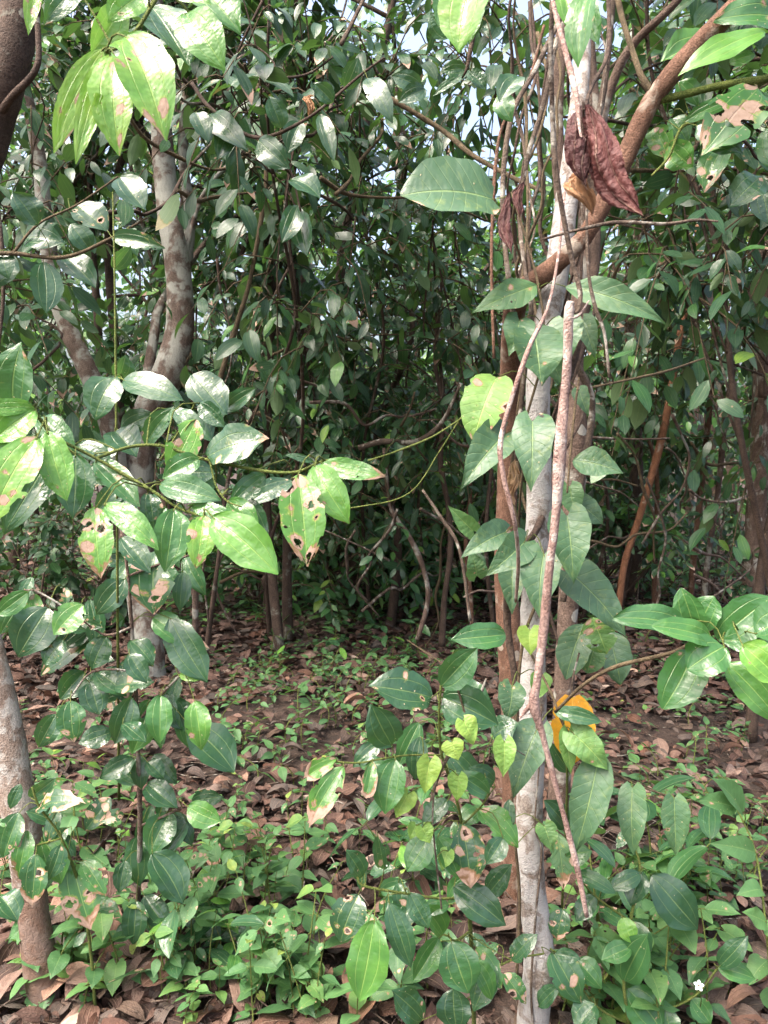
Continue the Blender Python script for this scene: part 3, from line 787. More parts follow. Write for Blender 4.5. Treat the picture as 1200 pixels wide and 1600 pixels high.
plant('sapling', 'bright broad-leaved shoot at the lower right edge above the open litter', 'sapling',
      [[(1215, 1640, 1.95, 5), (1205, 1540, 1.95, 4), (1196, 1440, 1.97, 4), (1180, 1330, 2.1, 3), (1150, 1260, 2.2, 3)]],
      [(1196, 1440, 1160, 1425, 30, .66, .2, 0), (1196, 1440, 1230, 1480, 40, .7, .1, 0), (1180, 1332, 1108, 1318, 38, .5, .2, 0), (1150, 1262, 1086, 1250, 32, .42, .4, 0), (1160, 1270, 1110, 1215, 30, .45, .2, 0), (1200, 1500, 1170, 1540, 34, .62, .3, 0), (1205, 1540, 1215, 1590, 36, .6, .1, 0), (1190, 1390, 1150, 1400, 28, .5, .1, 0)],
      2.0, M_HERB, 20, base=G(1215, 1640), bark=B_GREEN, shape='herb', jit=.06)
# --- branch with pale oval leaves at the right
plant('leafy_branch', 'brown twig at the right carrying a cluster of broad pale green leaves', 'branch',
      [[(868, 1112, 1.55, 5), (912, 1070, 1.48, 6), (962, 1042, 1.42, 7), (1050, 1020, 1.34, 7), (1092, 998, 1.30, 7), (1140, 985, 1.27, 8), (1230, 1010, 1.25, 9), (1380, 1060, 1.25, 11)],
       [(1092, 998, 1.30, 4), (1082, 980, 1.28, 4), (1078, 970, 1.27, 3)]],
      [(1080, 986, 958, 966, 42, .44, .4, .4), (1086, 984, 1064, 918, 46, .52, .1, .2), (1092, 984, 1116, 932, 48, .52, .1, .2), (1112, 1000, 1018, 978, 36, .62, .1, 0, 1.22),
       (1122, 1000, 1204, 934, 66, .50, .1, 0), (1132, 1010, 1074, 1046, 66, .56, .3, 0, 1.2), (1082, 1020, 1036, 1108, 66, .48, .3, .1, 1.27), (1136, 1036, 1216, 1124, 54, .68, .05, 0, 1.24),
       (1160, 1008, 1222, 1066, 54, .86, .25, 0, 1.16), (1130, 1002, 1214, 1000, 42, .52, .1, 0, 1.26), (1180, 990, 1260, 960, 60, .5, .1, 0, 1.2)],
      1.26, M_LEAF, 16, bark=B_TWIG, shape='blunt', lean=.2)

# --- spotted leaves at the upper right, hanging from the reddish limb
plant('leafy_branch', 'sprig with big brown-spotted green leaves at the upper right below the reddish limb', 'branch',
      [[(1330, 60, 1.75, 12), (1240, 105, 1.74, 10), (1200, 124, 1.73, 9), (1178, 140, 1.72, 7), (1130, 190, 1.70, 6), (1070, 195, 1.70, 5), (1045, 245, 1.7, 4), (1018, 275, 1.7, 3)],
       [(1240, 105, 1.74, 8), (1215, 60, 1.72, 6), (1195, 40, 1.70, 5), (1160, 25, 1.7, 4)]],
      [(1222, 30, 1116, 32, 44, .52, .5, 0, 1.66), (1195, 50, 1060, 118, 36, .80, .1, 0, 1.6), (1185, 138, 1098, 242, 84, .60, .95, .3, 1.66), (1110, 72, 1034, 96, 50, .66, .1, 0, 1.72),
       (1088, 196, 1160, 240, 44, .22, .1, 0, 1.66), (1045, 228, 1082, 262, 46, .68, .6, .2, 1.72), (1022, 200, 1045, 250, 40, .68, .85, .3, 1.76), (1130, 230, 1100, 300, 42, .45, .7, .5, 1.74),
       (1070, 190, 1150, 155, 24, .5, .1, 0, 1.7), (1190, 275, 1140, 322, 50, .30, .4, 0, 1.74), (1190, 300, 1200, 350, 44, .2, .3, 0, 1.8), (1210, 5, 1160, -20, 44, .6, .1, 0, 1.66),
       (1060, 128, 1090, 165, 30, .6, .1, 0, 1.75), (1140, 100, 1180, 85, 24, .7, 0, 0, 1.7), (1050, 185, 1075, 225, 32, .4, .2, 0, 1.8), (1200, 200, 1215, 270, 40, .5, .5, 0, 1.7)],
      1.72, M_LEAF, 17, bark=B_GREEN, lean=.2)

plant('leafy_branch', 'thin drooping twig with bright backlit leaves at the top beside the sky gap', 'branch',
      [[(790, -160, 1.15, 6), (762, -60, 1.15, 6), (748, 5, 1.15, 7), (738, 60, 1.15, 9), (730, 105, 1.15, 5), (722, 122, 1.16, 3)],
       [(930, -140, 1.3, 6), (918, -50, 1.3, 5), (912, -10, 1.3, 4)]],
      [(738, -30, 716, 82, 74, .86, .1, 0, 1.08), (750, 0, 732, 70, 24, .70, .3, .4, 1.12), (700, -30, 684, 40, 40, .6, .1, 0, 1.2), (922, -10, 904, 106, 44, .62, .3, .35, 1.25),
       (905, -20, 935, 70, 40, .56, .1, 0, 1.32), (878, -20, 890, 50, 36, .8, .1, 0, 1.3), (660, 138, 612, 118, 30, .08, .1, 0, 1.9), (664, 140, 622, 160, 28, .06, .1, 0, 1.9), (700, 60, 672, 20, 34, .3, .1, 0, 1.5), (810, 120, 780, 160, 36, .2, .1, 0, 1.7), (780, 150, 800, 190, 34, .45, .1, 0, 1.8), (728, 108, 690, 112, 24, .1, 0, 0, 1.16), (735, 110, 676, 150, 14, .1, 0, 0, 1.18), (733, 112, 760, 140, 24, .12, 0, 0, 1.2)],
      1.2, M_LEAF, 18, bark=B_DARK, lean=.2)

plant('sapling', 'thin straight green stem with a few broad dark leaves in front of the forked tree', 'sapling',
      [[(186, 1250, 2.3, 4), (184, 1000, 1.95, 4), (183, 800, 1.8, 4), (182, 680, 1.75, 4), (181, 590, 1.75, 4), (179, 420, 1.75, 3), (176, 300, 1.78, 2)], [(182, 590, 1.75, 3), (192, 592, 1.74, 3)], [(250, 720, 1.9, 4), (300, 640, 1.9, 3), (312, 590, 1.9, 3)]],
      [(193, 594, 286, 626, 42, .20, .1, .2, 1.70), (180, 590, 148, 656, 54, .26, .2, 0, 1.70), (186, 590, 196, 555, 34, .3, .1, 0, 1.78), (188, 672, 242, 646, 36, .16, .05, 0, 1.72), (180, 674, 214, 714, 52, .14, .05, 0, 1.72),
       (300, 586, 354, 648, 58, .06, .05, 0, 1.9), (352, 640, 400, 606, 28, .2, .1, 0, 1.95), (178, 420, 205, 385, 26, .3, .4, 0, 1.8), (185, 690, 150, 720, 30, .2, .1, 0, 1.75), (300, 650, 330, 690, 34, .12, .1, 0, 1.9),
       (182, 780, 215, 820, 36, .15, .3, .1, 1.8), (183, 760, 150, 800, 34, .2, .2, 0, 1.8)], 1.75, M_LEAF, 27, bark=B_GREEN, base=G(186, 1250))
plant('leafy_branch', 'drooping branch of large dark leaves before the forked tree', 'branch',
      [[(-200, 380, 2.2, 9), (-60, 396, 2.2, 8), (20, 396, 2.2, 7), (100, 402, 2.2, 6), (170, 374, 2.2, 5), (230, 340, 2.2, 3)], [(20, 396, 2.2, 5), (60, 350, 2.2, 4), (120, 320, 2.2, 3), (185, 276, 2.2, 3)]],
      [(188, 278, 226, 328, 46, .10, .3, 0), (68, 410, 72, 490, 48, .16, .1, .3), (6, 392, 14, 436, 32, .2, .1, 0), (58, 352, 20, 300, 44, .06, .1, 0), (40, 372, 100, 380, 44, .06, .2, 0), (120, 322, 168, 362, 46, .12, .5, 0), (176, 372, 258, 388, 28, .22, .8, .2),
       (100, 402, 150, 450, 42, .10, .1, 0), (20, 398, -20, 450, 44, .1, .1, .3), (140, 390, 110, 350, 36, .15, .2, 0), (-20, 396, -30, 340, 40, .2, .1, 0), (200, 358, 215, 400, 28, .25, .3, .2)], 2.2, M_LEAF, 28, bark=B_TWIG, jit=.12)
plant('leafy_branch', 'thin arching branch of dark oval leaves left of the sky gap', 'branch',
      [[(300, 130, 3.0, 6), (330, 170, 2.95, 6), (400, 215, 2.9, 6), (480, 185, 2.85, 5), (560, 120, 2.8, 4), (600, 90, 2.8, 3)], [(400, 215, 2.9, 5), (450, 260, 2.9, 4), (470, 330, 2.9, 3)]],
      [(326, 178, 388, 236, 38, .08, .1, 0), (305, 176, 326, 222, 32, .14, .1, 0), (404, 220, 452, 264, 42, .10, .1, 0), (500, 180, 522, 252, 26, .16, .1, 0), (574, 122, 614, 192, 34, .10, .1, 0), (440, 200, 420, 150, 32, .2, .1, 0), (470, 190, 450, 240, 34, .12, .1, .2), (540, 140, 560, 90, 30, .25, .1, 0),
       (465, 320, 440, 380, 34, .14, .3, 0), (468, 330, 480, 400, 36, .2, .1, .3), (455, 280, 500, 310, 32, .16, .1, 0), (360, 195, 340, 250, 34, .1, .1, 0), (520, 160, 490, 130, 28, .2, .1, 0)], 2.9, M_LEAF, 29, bark=B_DARK, jit=.12)

# --- trunks measured from the photograph
def px_tree(label, rows, limbs, bark, seed, base, crownspec=None, limb_bark=None, sides=20, mat=None, rough=.026):
    rng = np.random.RandomState(seed)
    root = thing('tree', base, label, 'tree')
    mb = MB(); tp = tube_px(mb, rows, rng, sides, rough, n=len(rows) * 9)
    mb.build('trunk', bark, root)
    paths = [tp[len(tp) // 2:]]
    for l in limbs:
        mb = MB()
        rr, lb = l if isinstance(l, tuple) else (l, limb_bark or bark)
        q = tube_px(mb, rr, rng, 10, rough, n=len(rr) * 8)
        mb.build('limb', lb, root)
        paths.append(q)
    if crownspec:
        c, r, nl, ntw, nlf, size, tint = crownspec
        lb = grow_limbs(rng, tp, nl, np.array(c, float), np.array(r, float), .94, .02)
        for pts, rd in lb:
            m = MB(); m.tube(pts[::4], np.linspace(rd[0], rd[-1], len(pts[::4])), 6, 12, .05, rng); m.build('limb', bark, root)
        mc = MB(); crown(mc, rng, [x[0] for x in lb], ntw, nlf, size, tint, .2, np.array(c, float))
        mc.build('crown', [mat or M_CROWN, B_TWIG], root)
    finish(root)
    return root


D = 1.88
px_tree('slim straight tree with a white lichen-patched trunk wound with brown lianas',
        [(826, 1720, D, 50), (832, 1600, D, 48), (843, 1500, D, 49), (836, 1430, D, 44), (828, 1350, D, 42), (828, 1250, D, 41), (832, 1130, D, 42), (832, 1000, D, 40), (836, 900, D, 40), (842, 800, D, 38),
         (842, 700, D, 38), (841, 600, D, 37), (851, 520, D, 37), (862, 470, D, 39), (877, 380, D, 38), (889, 280, D, 32), (902, 180, 1.9, 28), (910, 60, 1.95, 26), (905, -80, 2.0, 26), (890, -300, 2.1, 26)],
        [], B_WHITE, 21, G(826, 1720), ((.9, 2.6, 4.6), (1.5, 1.2, .7), 6, 22, 13, .15, (.3, .12)))  # crown above the view, added to shade the ground behind
px_tree('brown tree behind the white trunk, bent into a reddish limb rising right',
        [(800, 1425, 2.5, 40), (803, 1200, 2.48, 36), (800, 1050, 2.45, 40), (790, 900, 2.42, 34), (793, 750, 2.36, 32), (797, 600, 2.25, 33), (801, 510, 2.1, 34), (810, 462, 1.95, 36), (835, 440, 1.84, 33), (872, 410, 1.80, 29),
         (916, 366, 1.77, 27), (965, 272, 1.74, 30), (1010, 172, 1.72, 29), (1040, 128, 1.70, 29), (1090, 70, 1.68, 30), (1160, 0, 1.66, 31), (1250, -90, 1.64, 31), (1400, -230, 1.6, 32)],
        [([(1028, 150, 1.71, 22), (1042, 154, 1.71, 13), (1120, 135, 1.70, 12), (1180, 126, 1.70, 13), (1200, 122, 1.70, 12), (1300, 90, 1.7, 12)], B_GREEN),
         ([(1024, 150, 1.71, 14), (1005, 125, 1.71, 10), (990, 85, 1.72, 9), (970, 20, 1.74, 9), (955, -60, 1.76, 10)], B_TWIG)],
        B_RED, 22, G(800, 1425), ((2.1, 1.9, 4.5), (1.5, 1.2, .8), 6, 30, 13, .15, (.3, .12)), limb_bark=B_RED)  # unseen overhead crown, added for its shade
px_tree('second brown trunk close behind the white trunk, wrapped in dark lianas',
        [(870, 1330, 2.9, 36), (880, 1100, 2.85, 32), (890, 900, 2.8, 32), (900, 700, 2.75, 34), (898, 560, 2.7, 28), (912, 420, 2.65, 30), (925, 250, 2.6, 32), (916, 100, 2.6, 30), (905, -80, 2.6, 30)],
        [([(910, 460, 2.65, 22), (880, 330, 2.6, 22), (870, 180, 2.6, 20), (880, 30, 2.6, 20), (890, -80, 2.6, 18)]),
         ([(925, 250, 2.6, 24), (950, 150, 2.55, 16), (985, 75, 2.5, 14), (1050, 10, 2.4, 12), (1110, -60, 2.4, 12)])],
        B_BROWN, 23, G(870, 1330), ((.9, 3.6, 4.9), (1.4, 1.0, .7), 8, 45, 13, .15, (.25, .12)))  # crown out of view, put overhead to darken the background
px_tree('pale grey trunk with a brown foot leaning out at the lower left edge',
        [(76, 1600, 2.05, 46), (66, 1530, 2.05, 50), (55, 1450, 2.05, 48), (46, 1380, 2.05, 48), (38, 1310, 2.05, 52), (24, 1225, 2.05, 54), (6, 1130, 2.05, 52), (-10, 1050, 2.06, 48), (-45, 900, 2.1, 46), (-90, 700, 2.15, 44), (-130, 400, 2.3, 40), (-150, 100, 2.5, 34)],
        [], B_GREY, 24, G(76, 1600))
LB = G(235, 1062)
px_tree('forked grey-brown tree with pale lichen spots in the thicket at the left',
        [(236, 1085, 5.0, 56.3), (232, 1040, 5.0, 51.0), (226, 950, 5.0, 44.0), (216, 800, 5.0, 42.2), (226, 665, 5.0, 45.8), (258, 596, 5.0, 49.3), (280, 520, 5.0, 44.0), (280, 440, 4.95, 40.5), (270, 370, 4.9, 37.0), (260, 300, 4.9, 35.2), (252, 200, 4.85, 32.6), (243, 80, 4.8, 30.8), (236, -60, 4.75, 28.2), (225, -250, 4.7, 22.9)],
        [[(226, 1000, 5.0, 37.0), (205, 860, 4.96, 33.4), (186, 740, 4.9, 31.7), (168, 655, 4.85, 31.7), (140, 585, 4.8, 30.8), (106, 512, 4.78, 29.0), (84, 440, 4.75, 26.4), (70, 340, 4.7, 24.6), (60, 240, 4.7, 21.1), (30, 100, 4.6, 19.4)],
         [(276, 480, 5.0, 19.4), (293, 400, 5.1, 17.6), (296, 330, 5.1, 17.6), (286, 240, 5.1, 15.8), (292, 120, 5.2, 15.0), (300, -40, 5.2, 13.2)],
         [(222, 640, 5.0, 17.6), (240, 530, 5.1, 15.8), (255, 470, 5.2, 14.1), (330, 370, 5.3, 8.8), (380, 330, 5.4, 7.0)],
         [(284, 420, 4.95, 8.8), (320, 300, 4.9, 7.0), (400, 225, 4.8, 7.0), (470, 190, 4.7, 6.2), (545, 175, 4.6, 5.3)]],
        B_FORK, 25, LB, ((-1.6, 6.0, 4.5), (1.7, .8, 1.6), 12, 110, 12, .155, (.16, .10)))
px_tree('dark brown trunk slanting across the top left corner',
        [(-260, 1150, 2.6, 70), (-170, 700, 2.5, 68), (-80, 380, 2.4, 66), (-22, 220, 2.35, 64), (8, 120, 2.3, 60), (28, 40, 2.3, 58), (40, -60, 2.3, 56), (60, -300, 2.3, 50)],
        [[(-10, 190, 2.33, 14), (20, 150, 2.25, 12), (55, 110, 2.2, 10), (60, 60, 2.2, 9), (50, -40, 2.2, 8)], [(-12, 280, 2.35, 9), (0, 360, 2.3, 8), (5, 460, 2.3, 6), (-4, 560, 2.3, 4)]],
        B_DARK, 26, G(-260, 1390), ((-2.4, 3.6, 5.0), (1.4, 1.0, .7), 8, 45, 13, .15, (.25, .12)))  # unseen crown added overhead to shade the left side


# --- lianas, hanging vines, dead stick
def liana(name, label, rows, bark, seed, cat='vine', group=None, sides=8, rough=.08, kids=None):
    rng = np.random.RandomState(seed)
    mb = MB(); tube_px(mb, rows, rng, sides, rough)
    for k in kids or []:
        tube_px(mb, k, rng, sides, rough)
    return mb.build(name, bark, None, label, cat, group)


liana('liana', 'thick dark liana crossing behind the white trunk and twisting down its left side',
      [(905, 80, 2.1, 14), (928, 300, 2.1, 15), (928, 420, 2.05, 16), (905, 520, 2.0, 16), (882, 620, 1.98, 15), (868, 740, 1.97, 13), (838, 828, 1.83, 12), (804, 868, 1.85, 12), (792, 960, 2.0, 12), (806, 1080, 2.0, 11), (815, 1300, 2.0, 10), (810, 1480, 2.0, 10)], B_DARK, 31)
liana('liana', 'greenish brown liana hanging left of the white trunk down to the elbow',
      [(880, 20, 1.9, 8), (836, 110, 1.9, 8), (800, 180, 1.88, 8), (786, 280, 1.86, 8), (788, 370, 1.85, 8), (797, 450, 1.84, 8), (806, 520, 1.9, 7)], B_VINE, 32)
liana('liana', 'thin brown liana lying along the white trunk above the elbow',
      [(870, 60, 1.95, 7), (850, 160, 1.94, 8), (826, 240, 1.92, 8), (812, 330, 1.9, 8), (820, 420, 1.8, 7), (830, 480, 1.78, 7), (818, 600, 1.8, 7), (806, 720, 1.82, 7)], B_VINE, 33)
liana('liana', 'reddish thin liana crossing in front of the sky gap', [(850, 40, 2.0, 5), (825, 130, 2.0, 5), (790, 185, 2.0, 5), (775, 250, 2.0, 6), (768, 400, 2.0, 5), (772, 560, 2.0, 5)], B_RED, 34)
liana('liana', 'grey woody liana twisted round the second brown trunk', [(960, -20, 2.3, 10), (940, 160, 2.3, 11), (900, 290, 2.3, 12), (880, 400, 2.2, 12), (900, 560, 2.3, 12), (925, 640, 2.35, 11), (900, 800, 2.4, 11), (880, 940, 2.4, 11)], B_VINE, 35)
liana('liana', 'pale smooth liana curving past the heart leaves left of the white trunk',
      [(882, 300, 1.7, 5), (872, 400, 1.62, 5), (856, 480, 1.55, 6), (828, 540, 1.5, 8), (800, 620, 1.48, 8), (782, 690, 1.48, 9), (786, 742, 1.48, 8), (804, 815, 1.5, 7), (810, 880, 1.6, 6), (806, 940, 1.7, 5)], B_STICK, 36)
liana('hanging_vine', 'grey dry vine dangling close by from the top with the dead stick on its end', [(866, -60, 1.0, 7), (861, 60, 1.03, 7), (863, 180, 1.06, 8), (872, 290, 1.08, 8), (890, 390, 1.1, 8), (906, 455, 1.1, 8), (902, 487, 1.1, 6), (886, 486, 1.1, 4)], B_VINE, 37)
liana('hanging_vine', 'short brown vine from which the crumpled dead leaf hangs', [(862, -10, .96, 5), (870, 30, .95, 8), (886, 90, .93, 8), (900, 150, .91, 8), (905, 196, .90, 5), (908, 215, .89, 3)], B_STICK, 38)
liana('hanging_vine', 'dark curved vine stem bending down into the crumpled dead leaf', [(948, -40, 1.0, 7), (952, 40, .98, 7), (948, 90, .96, 7), (925, 135, .94, 6), (915, 165, .92, 5), (912, 190, .91, 4)], B_DARK, 39)
liana('dead_stick', 'long pinkish-grey dead stick hanging upright in front of the white trunk', [(891, 472, 1.10, 13), (889, 490, 1.10, 15), (887, 560, 1.11, 14), (881, 630, 1.12, 16), (874, 720, 1.13, 18), (869, 800, 1.14, 15), (858, 890, 1.15, 14), (850, 980, 1.16, 14), (840, 1060, 1.17, 13), (834, 1098, 1.17, 15), (848, 1150, 1.18, 9), (866, 1220, 1.19, 9), (885, 1290, 1.2, 9), (905, 1370, 1.21, 9), (917, 1432, 1.22, 7)], B_STICK, 40, 'stick',
      kids=[[(836, 1092, 1.17, 8), (820, 1112, 1.18, 6), (812, 1122, 1.18, 3)], [(886, 500, 1.1, 4), (905, 492, 1.1, 4), (920, 470, 1.12, 2)]])
for i, (lab, rows) in enumerate([
        ('thin pale aerial root dangling right of the dead stick', [(916, 300, 1.6, 4), (919, 420, 1.6, 5), (930, 480, 1.6, 6), (944, 520, 1.6, 5), (952, 590, 1.6, 4)]),
        ('thread-like pale vine hanging from the heart leaves beside the stick', [(905, 590, 1.5, 3), (898, 640, 1.5, 4), (892, 700, 1.5, 4), (886, 770, 1.5, 3)]),
        ('thin grey twig lying level behind the crumpled dead leaf', [(848, 374, 1.5, 4), (900, 360, 1.5, 5), (960, 348, 1.5, 6), (1040, 350, 1.5, 6), (1085, 344, 1.5, 5), (1122, 346, 1.5, 3)]),
        ('straight pale twig slanting through the leaves right of the trunks', [(860, 620, 2.3, 3), (960, 598, 2.4, 4), (1040, 580, 2.5, 4), (1100, 560, 2.6, 3)]),
        ('dead forked twig rising beside the dried red leaf', [(735, 970, 3.0, 5), (718, 860, 3.0, 6), (690, 810, 3.0, 6), (660, 765, 3.0, 4)]),
        ('long green tendril arching out of the left branch across the clearing', [(460, 800, 2.0, 2), (560, 792, 2.0, 2), (640, 770, 2.0, 2), (690, 700, 2.0, 2), (730, 640, 2.0, 2), (790, 590, 1.9, 2)]),
        ('thin green tendril slanting up from the blotched leaf tip', [(575, 720, 1.6, 3), (620, 705, 1.6, 3), (680, 680, 1.7, 3), (740, 640, 1.8, 2)]),
        ('yellowish creeping stem crossing the litter below the yellow leaf', [(900, 1185, 1.9, 3), (960, 1210, 1.95, 3), (1000, 1225, 2.0, 3), (1050, 1248, 2.0, 3), (1080, 1250, 2.0, 2)]),
        ('dark wiry twig winding through the light green heart leaves', [(672, 1300, 1.5, 4), (674, 1250, 1.5, 5), (690, 1200, 1.5, 6), (720, 1150, 1.5, 6), (750, 1085, 1.5, 5), (760, 1060, 1.5, 3)]),
        ('pale dry twig curving over the centre sapling', [(636, 1000, 1.5, 2), (700, 1045, 1.48, 3), (716, 1080, 1.47, 4), (728, 1122, 1.46, 3)]),
        ('wiry dark climber clinging to the white trunk low down', [(846, 1100, 1.84, 3), (842, 1200, 1.84, 3), (836, 1290, 1.84, 3), (846, 1330, 1.84, 3), (838, 1420, 1.84, 4), (830, 1540, 1.84, 4), (834, 1620, 1.84, 4)]),
        ('grey diagonal branch slanting down beneath the sky gap', [(585, 140, 3.4, 7), (620, 160, 3.4, 8), (690, 203, 3.4, 8), (735, 240, 3.3, 8), (790, 272, 3.2, 7), (850, 300, 3.0, 6)]),
        ('crooked brown branch arching over the dark understorey in the centre', [(560, 700, 5.0, 9), (600, 690, 5.0, 9), (650, 690, 4.9, 8), (690, 660, 4.8, 7), (720, 600, 4.7, 5)]),
        ('brown leaning stem crossing the thicket right of the forked tree', [(330, 640, 4.0, 9), (350, 570, 4.0, 9), (372, 500, 4.0, 8), (390, 440, 4.0, 7), (410, 330, 4.0, 8), (415, 260, 4.0, 7), (400, 120, 4.0, 6)])]):
    liana('vine_stem' if i not in (2, 3, 4, 11, 12, 13) else 'bare_branch', lab, rows, B_GREEN if 'green' in lab and 'heart' not in lab else (B_TWIG if i % 2 else B_VINE), 60 + i, 'vine' if i not in (2, 3, 4, 11, 12, 13) else 'branch')

for i in range(13):
    rng = np.random.RandomState(200 + i)
    x0 = rng.uniform(800, 930); d = rng.uniform(1.92, 2.5); ph = rng.rand() * 6.28; fr = rng.uniform(.006, .014); am = rng.uniform(8, 24)
    y0, y1 = rng.uniform(-80, 150), rng.uniform(480, 1050)
    rows = []
    for y in np.linspace(y0, y1, 11):
        rows.append((x0 + (780 + (y1 > 800) * 30 + 60 * rng.rand() - x0) * ((y - y0) / (y1 - y0)) ** 2 * .5 + am * math.sin(ph + fr * y) + rng.randn() * 5, y, d + .10 * math.cos(ph + fr * y), rng.uniform(3, 6.5)))
    liana('liana', 'thin crooked liana winding up the bundle of trunks round the white one', rows, [B_DARK, B_VINE, B_TWIG, B_DARK][i % 4], 230 + i, 'vine', 'thin lianas round the white trunk', 7, .10)

# --- the climber with grey-green heart-shaped leaves on the white trunk
plant('climbing_vine', 'climber with grey-green heart-shaped leaves on the white trunk', 'vine',
      [[(806, 1560, 1.86, 5), (812, 1400, 1.84, 5), (800, 1260, 1.80, 5), (806, 1130, 1.78, 5), (818, 1000, 1.76, 5), (850, 900, 1.78, 5), (812, 830, 1.76, 5), (800, 720, 1.76, 4), (826, 640, 1.76, 4), (850, 540, 1.76, 4), (840, 440, 1.78, 4), (800, 300, 1.8, 4)],
       [(818, 1000, 1.76, 4), (860, 1080, 1.70, 4), (885, 1140, 1.68, 4), (940, 1190, 1.70, 3), (985, 1222, 1.72, 3), (1050, 1246, 1.74, 3)]],
      [(836, 525, 846, 604, 80, .30, .4, 0, 1.70), (812, 500, 796, 556, 50, .26, .3, 0, 1.72), (884, 500, 892, 560, 56, .28, .4, .1, 1.72), (776, 590, 740, 688, 72, .74, .55, .45, 1.72, 'round'),
       (790, 678, 720, 764, 64, .14, .2, .35, 1.68), (832, 658, 830, 768, 66, .18, .3, 0, 1.62), (790, 832, 720, 872, 48, .12, .2, .2, 1.70), (820, 846, 758, 900, 54, .18, .2, 0, 1.66),
       (886, 806, 896, 912, 66, .24, .1, 0, 1.62), (850, 866, 844, 966, 64, .20, .3, 0, 1.64), (892, 896, 978, 994, 64, .12, .1, 0, 1.68), (828, 984, 829, 1024, 40, .92, .3, .4, 1.72),
       (800, 1072, 790, 1128, 44, .16, .3, .1, 1.70), (845, 1056, 835, 1096, 34, .7, .1, 0, 1.78), (838, 1142, 802, 1246, 62, .06, .25, 0, 1.60), (934, 1192, 900, 1330, 60, .22, .2, .1, 1.64, 'heartlong'),
       (988, 1230, 990, 1336, 44, .30, .35, .15, 1.70, 'heartlong'), (1053, 1246, 1056, 1336, 42, .32, .35, .2, 1.72, 'heartlong'), (896, 1146, 950, 1204, 50, .62, .3, .1, 1.64), (888, 1144, 892, 1210, 30, .66, .3, 0, 1.66),
       (770, 312, 626, 306, 82, .16, .44, .0, 1.7, 'round'), (838, 446, 738, 488, 46, .40, .6, 0, 1.74, 'lance'), (884, 448, 1040, 506, 46, .30, .1, 0, 1.78, 'lance'), (895, 720, 974, 740, 46, .22, .05, .1, 1.74, 'lance'),
       (890, 760, 900, 812, 40, .4, .1, 0, 1.8), (884, 776, 942, 818, 38, .14, .1, 0, 1.82, 'oval'), (912, 975, 884, 1062, 52, .16, .2, 0, 1.84, 'oval'), (925, 965, 948, 1022, 56, .62, .8, .2, 1.78, 'oval'),
       (950, 985, 970, 1070, 50, .12, .1, 0, 1.9, 'oval'), (930, 1010, 918, 1052, 44, .45, .6, 0, 1.84, 'round'), (905, 610, 920, 650, 26, .3, .1, 0, 1.8), (800, 880, 800, 960, 44, .12, .2, 0, 1.84),
       (760, 700, 770, 640, 30, .2, .1, 0, 1.9), (740, 830, 700, 790, 30, .5, .1, 0, 1.95), (850, 1290, 862, 1330, 34, .55, .4, .1, 1.78), (870, 1300, 880, 1390, 34, .4, .9, .5, 1.84, 'oval'), (860, 560, 880, 600, 40, .5, .4, .1, 1.74),
       (745, 900, 735, 860, 34, .3, .2, .1, 1.9), (910, 500, 930, 560, 34, .2, .1, 0, 1.9)],
      1.74, M_HEART, 41, base=G(806, 1560), shape='heart', bark=B_TWIG, lean=.25)

plant('climbing_vine', 'delicate climber with small pale lime heart-shaped leaves in front of the centre sapling', 'vine',
      [[(690, 1420, 1.50, 3), (680, 1330, 1.48, 3), (676, 1270, 1.46, 3), (684, 1215, 1.45, 3), (710, 1160, 1.44, 3), (730, 1130, 1.44, 2)],
       [(700, 1180, 1.44, 2), (745, 1170, 1.46, 2), (790, 1165, 1.5, 2), (820, 1180, 1.55, 2)]],
      [(672, 1188, 664, 1240, 38, .92, .1, 0, 1.43), (724, 1126, 740, 1164, 34, .88, 0, 0, 1.42), (706, 1160, 716, 1188, 36, .94, .2, 0, 1.42), (638, 1240, 618, 1278, 34, .92, 0, 0, 1.44),
       (788, 1158, 786, 1214, 36, .80, 0, 0, 1.46), (660, 1292, 672, 1318, 30, .84, 0, 0, 1.46), (716, 1212, 714, 1252, 32, .86, .1, 0, 1.46), (650, 1290, 640, 1312, 22, .8, 0, 0, 1.48), (700, 1330, 690, 1360, 26, .8, .2, 0, 1.5)],
      1.45, M_HEART, 42, shape='heart', bark=B_VINE, lean=.2, base=G(690, 1560))

# --- yellow dying leaf and the crumpled dead ones: things that hang by themselves
plant('yellow_leaf', 'bright orange-yellow dying leaf hanging right of the white trunk', 'leaf', [[(905, 1020, 1.75, 3), (895, 1060, 1.75, 3), (894, 1086, 1.75, 3)]],
      [(894, 1088, 895, 1192, 66, .6, .6, .3, 1.75)], 1.75, M_YELLOW, 43, shape='round', bark=B_VINE, stemname='stalk', lean=.1)
plant('sapling', 'low dark-leaved shoot half covering the orange-yellow leaf', 'sapling', [[(878, 1420, 1.95, 4), (884, 1300, 1.85, 4), (886, 1200, 1.72, 4), (880, 1120, 1.69, 3)]],
      [(866, 1112, 940, 1128, 26, .28, .1, 0, 1.66), (890, 1205, 860, 1160, 30, .2, .1, 0, 1.76), (884, 1300, 935, 1240, 34, .2, .1, 0, 1.84), (884, 1290, 850, 1250, 34, .15, .1, 0, 1.86), (882, 1340, 925, 1330, 36, .5, .1, 0, 1.9)], 1.75, M_LEAF, 44, bark=B_GREEN, base=G(878, 1440))


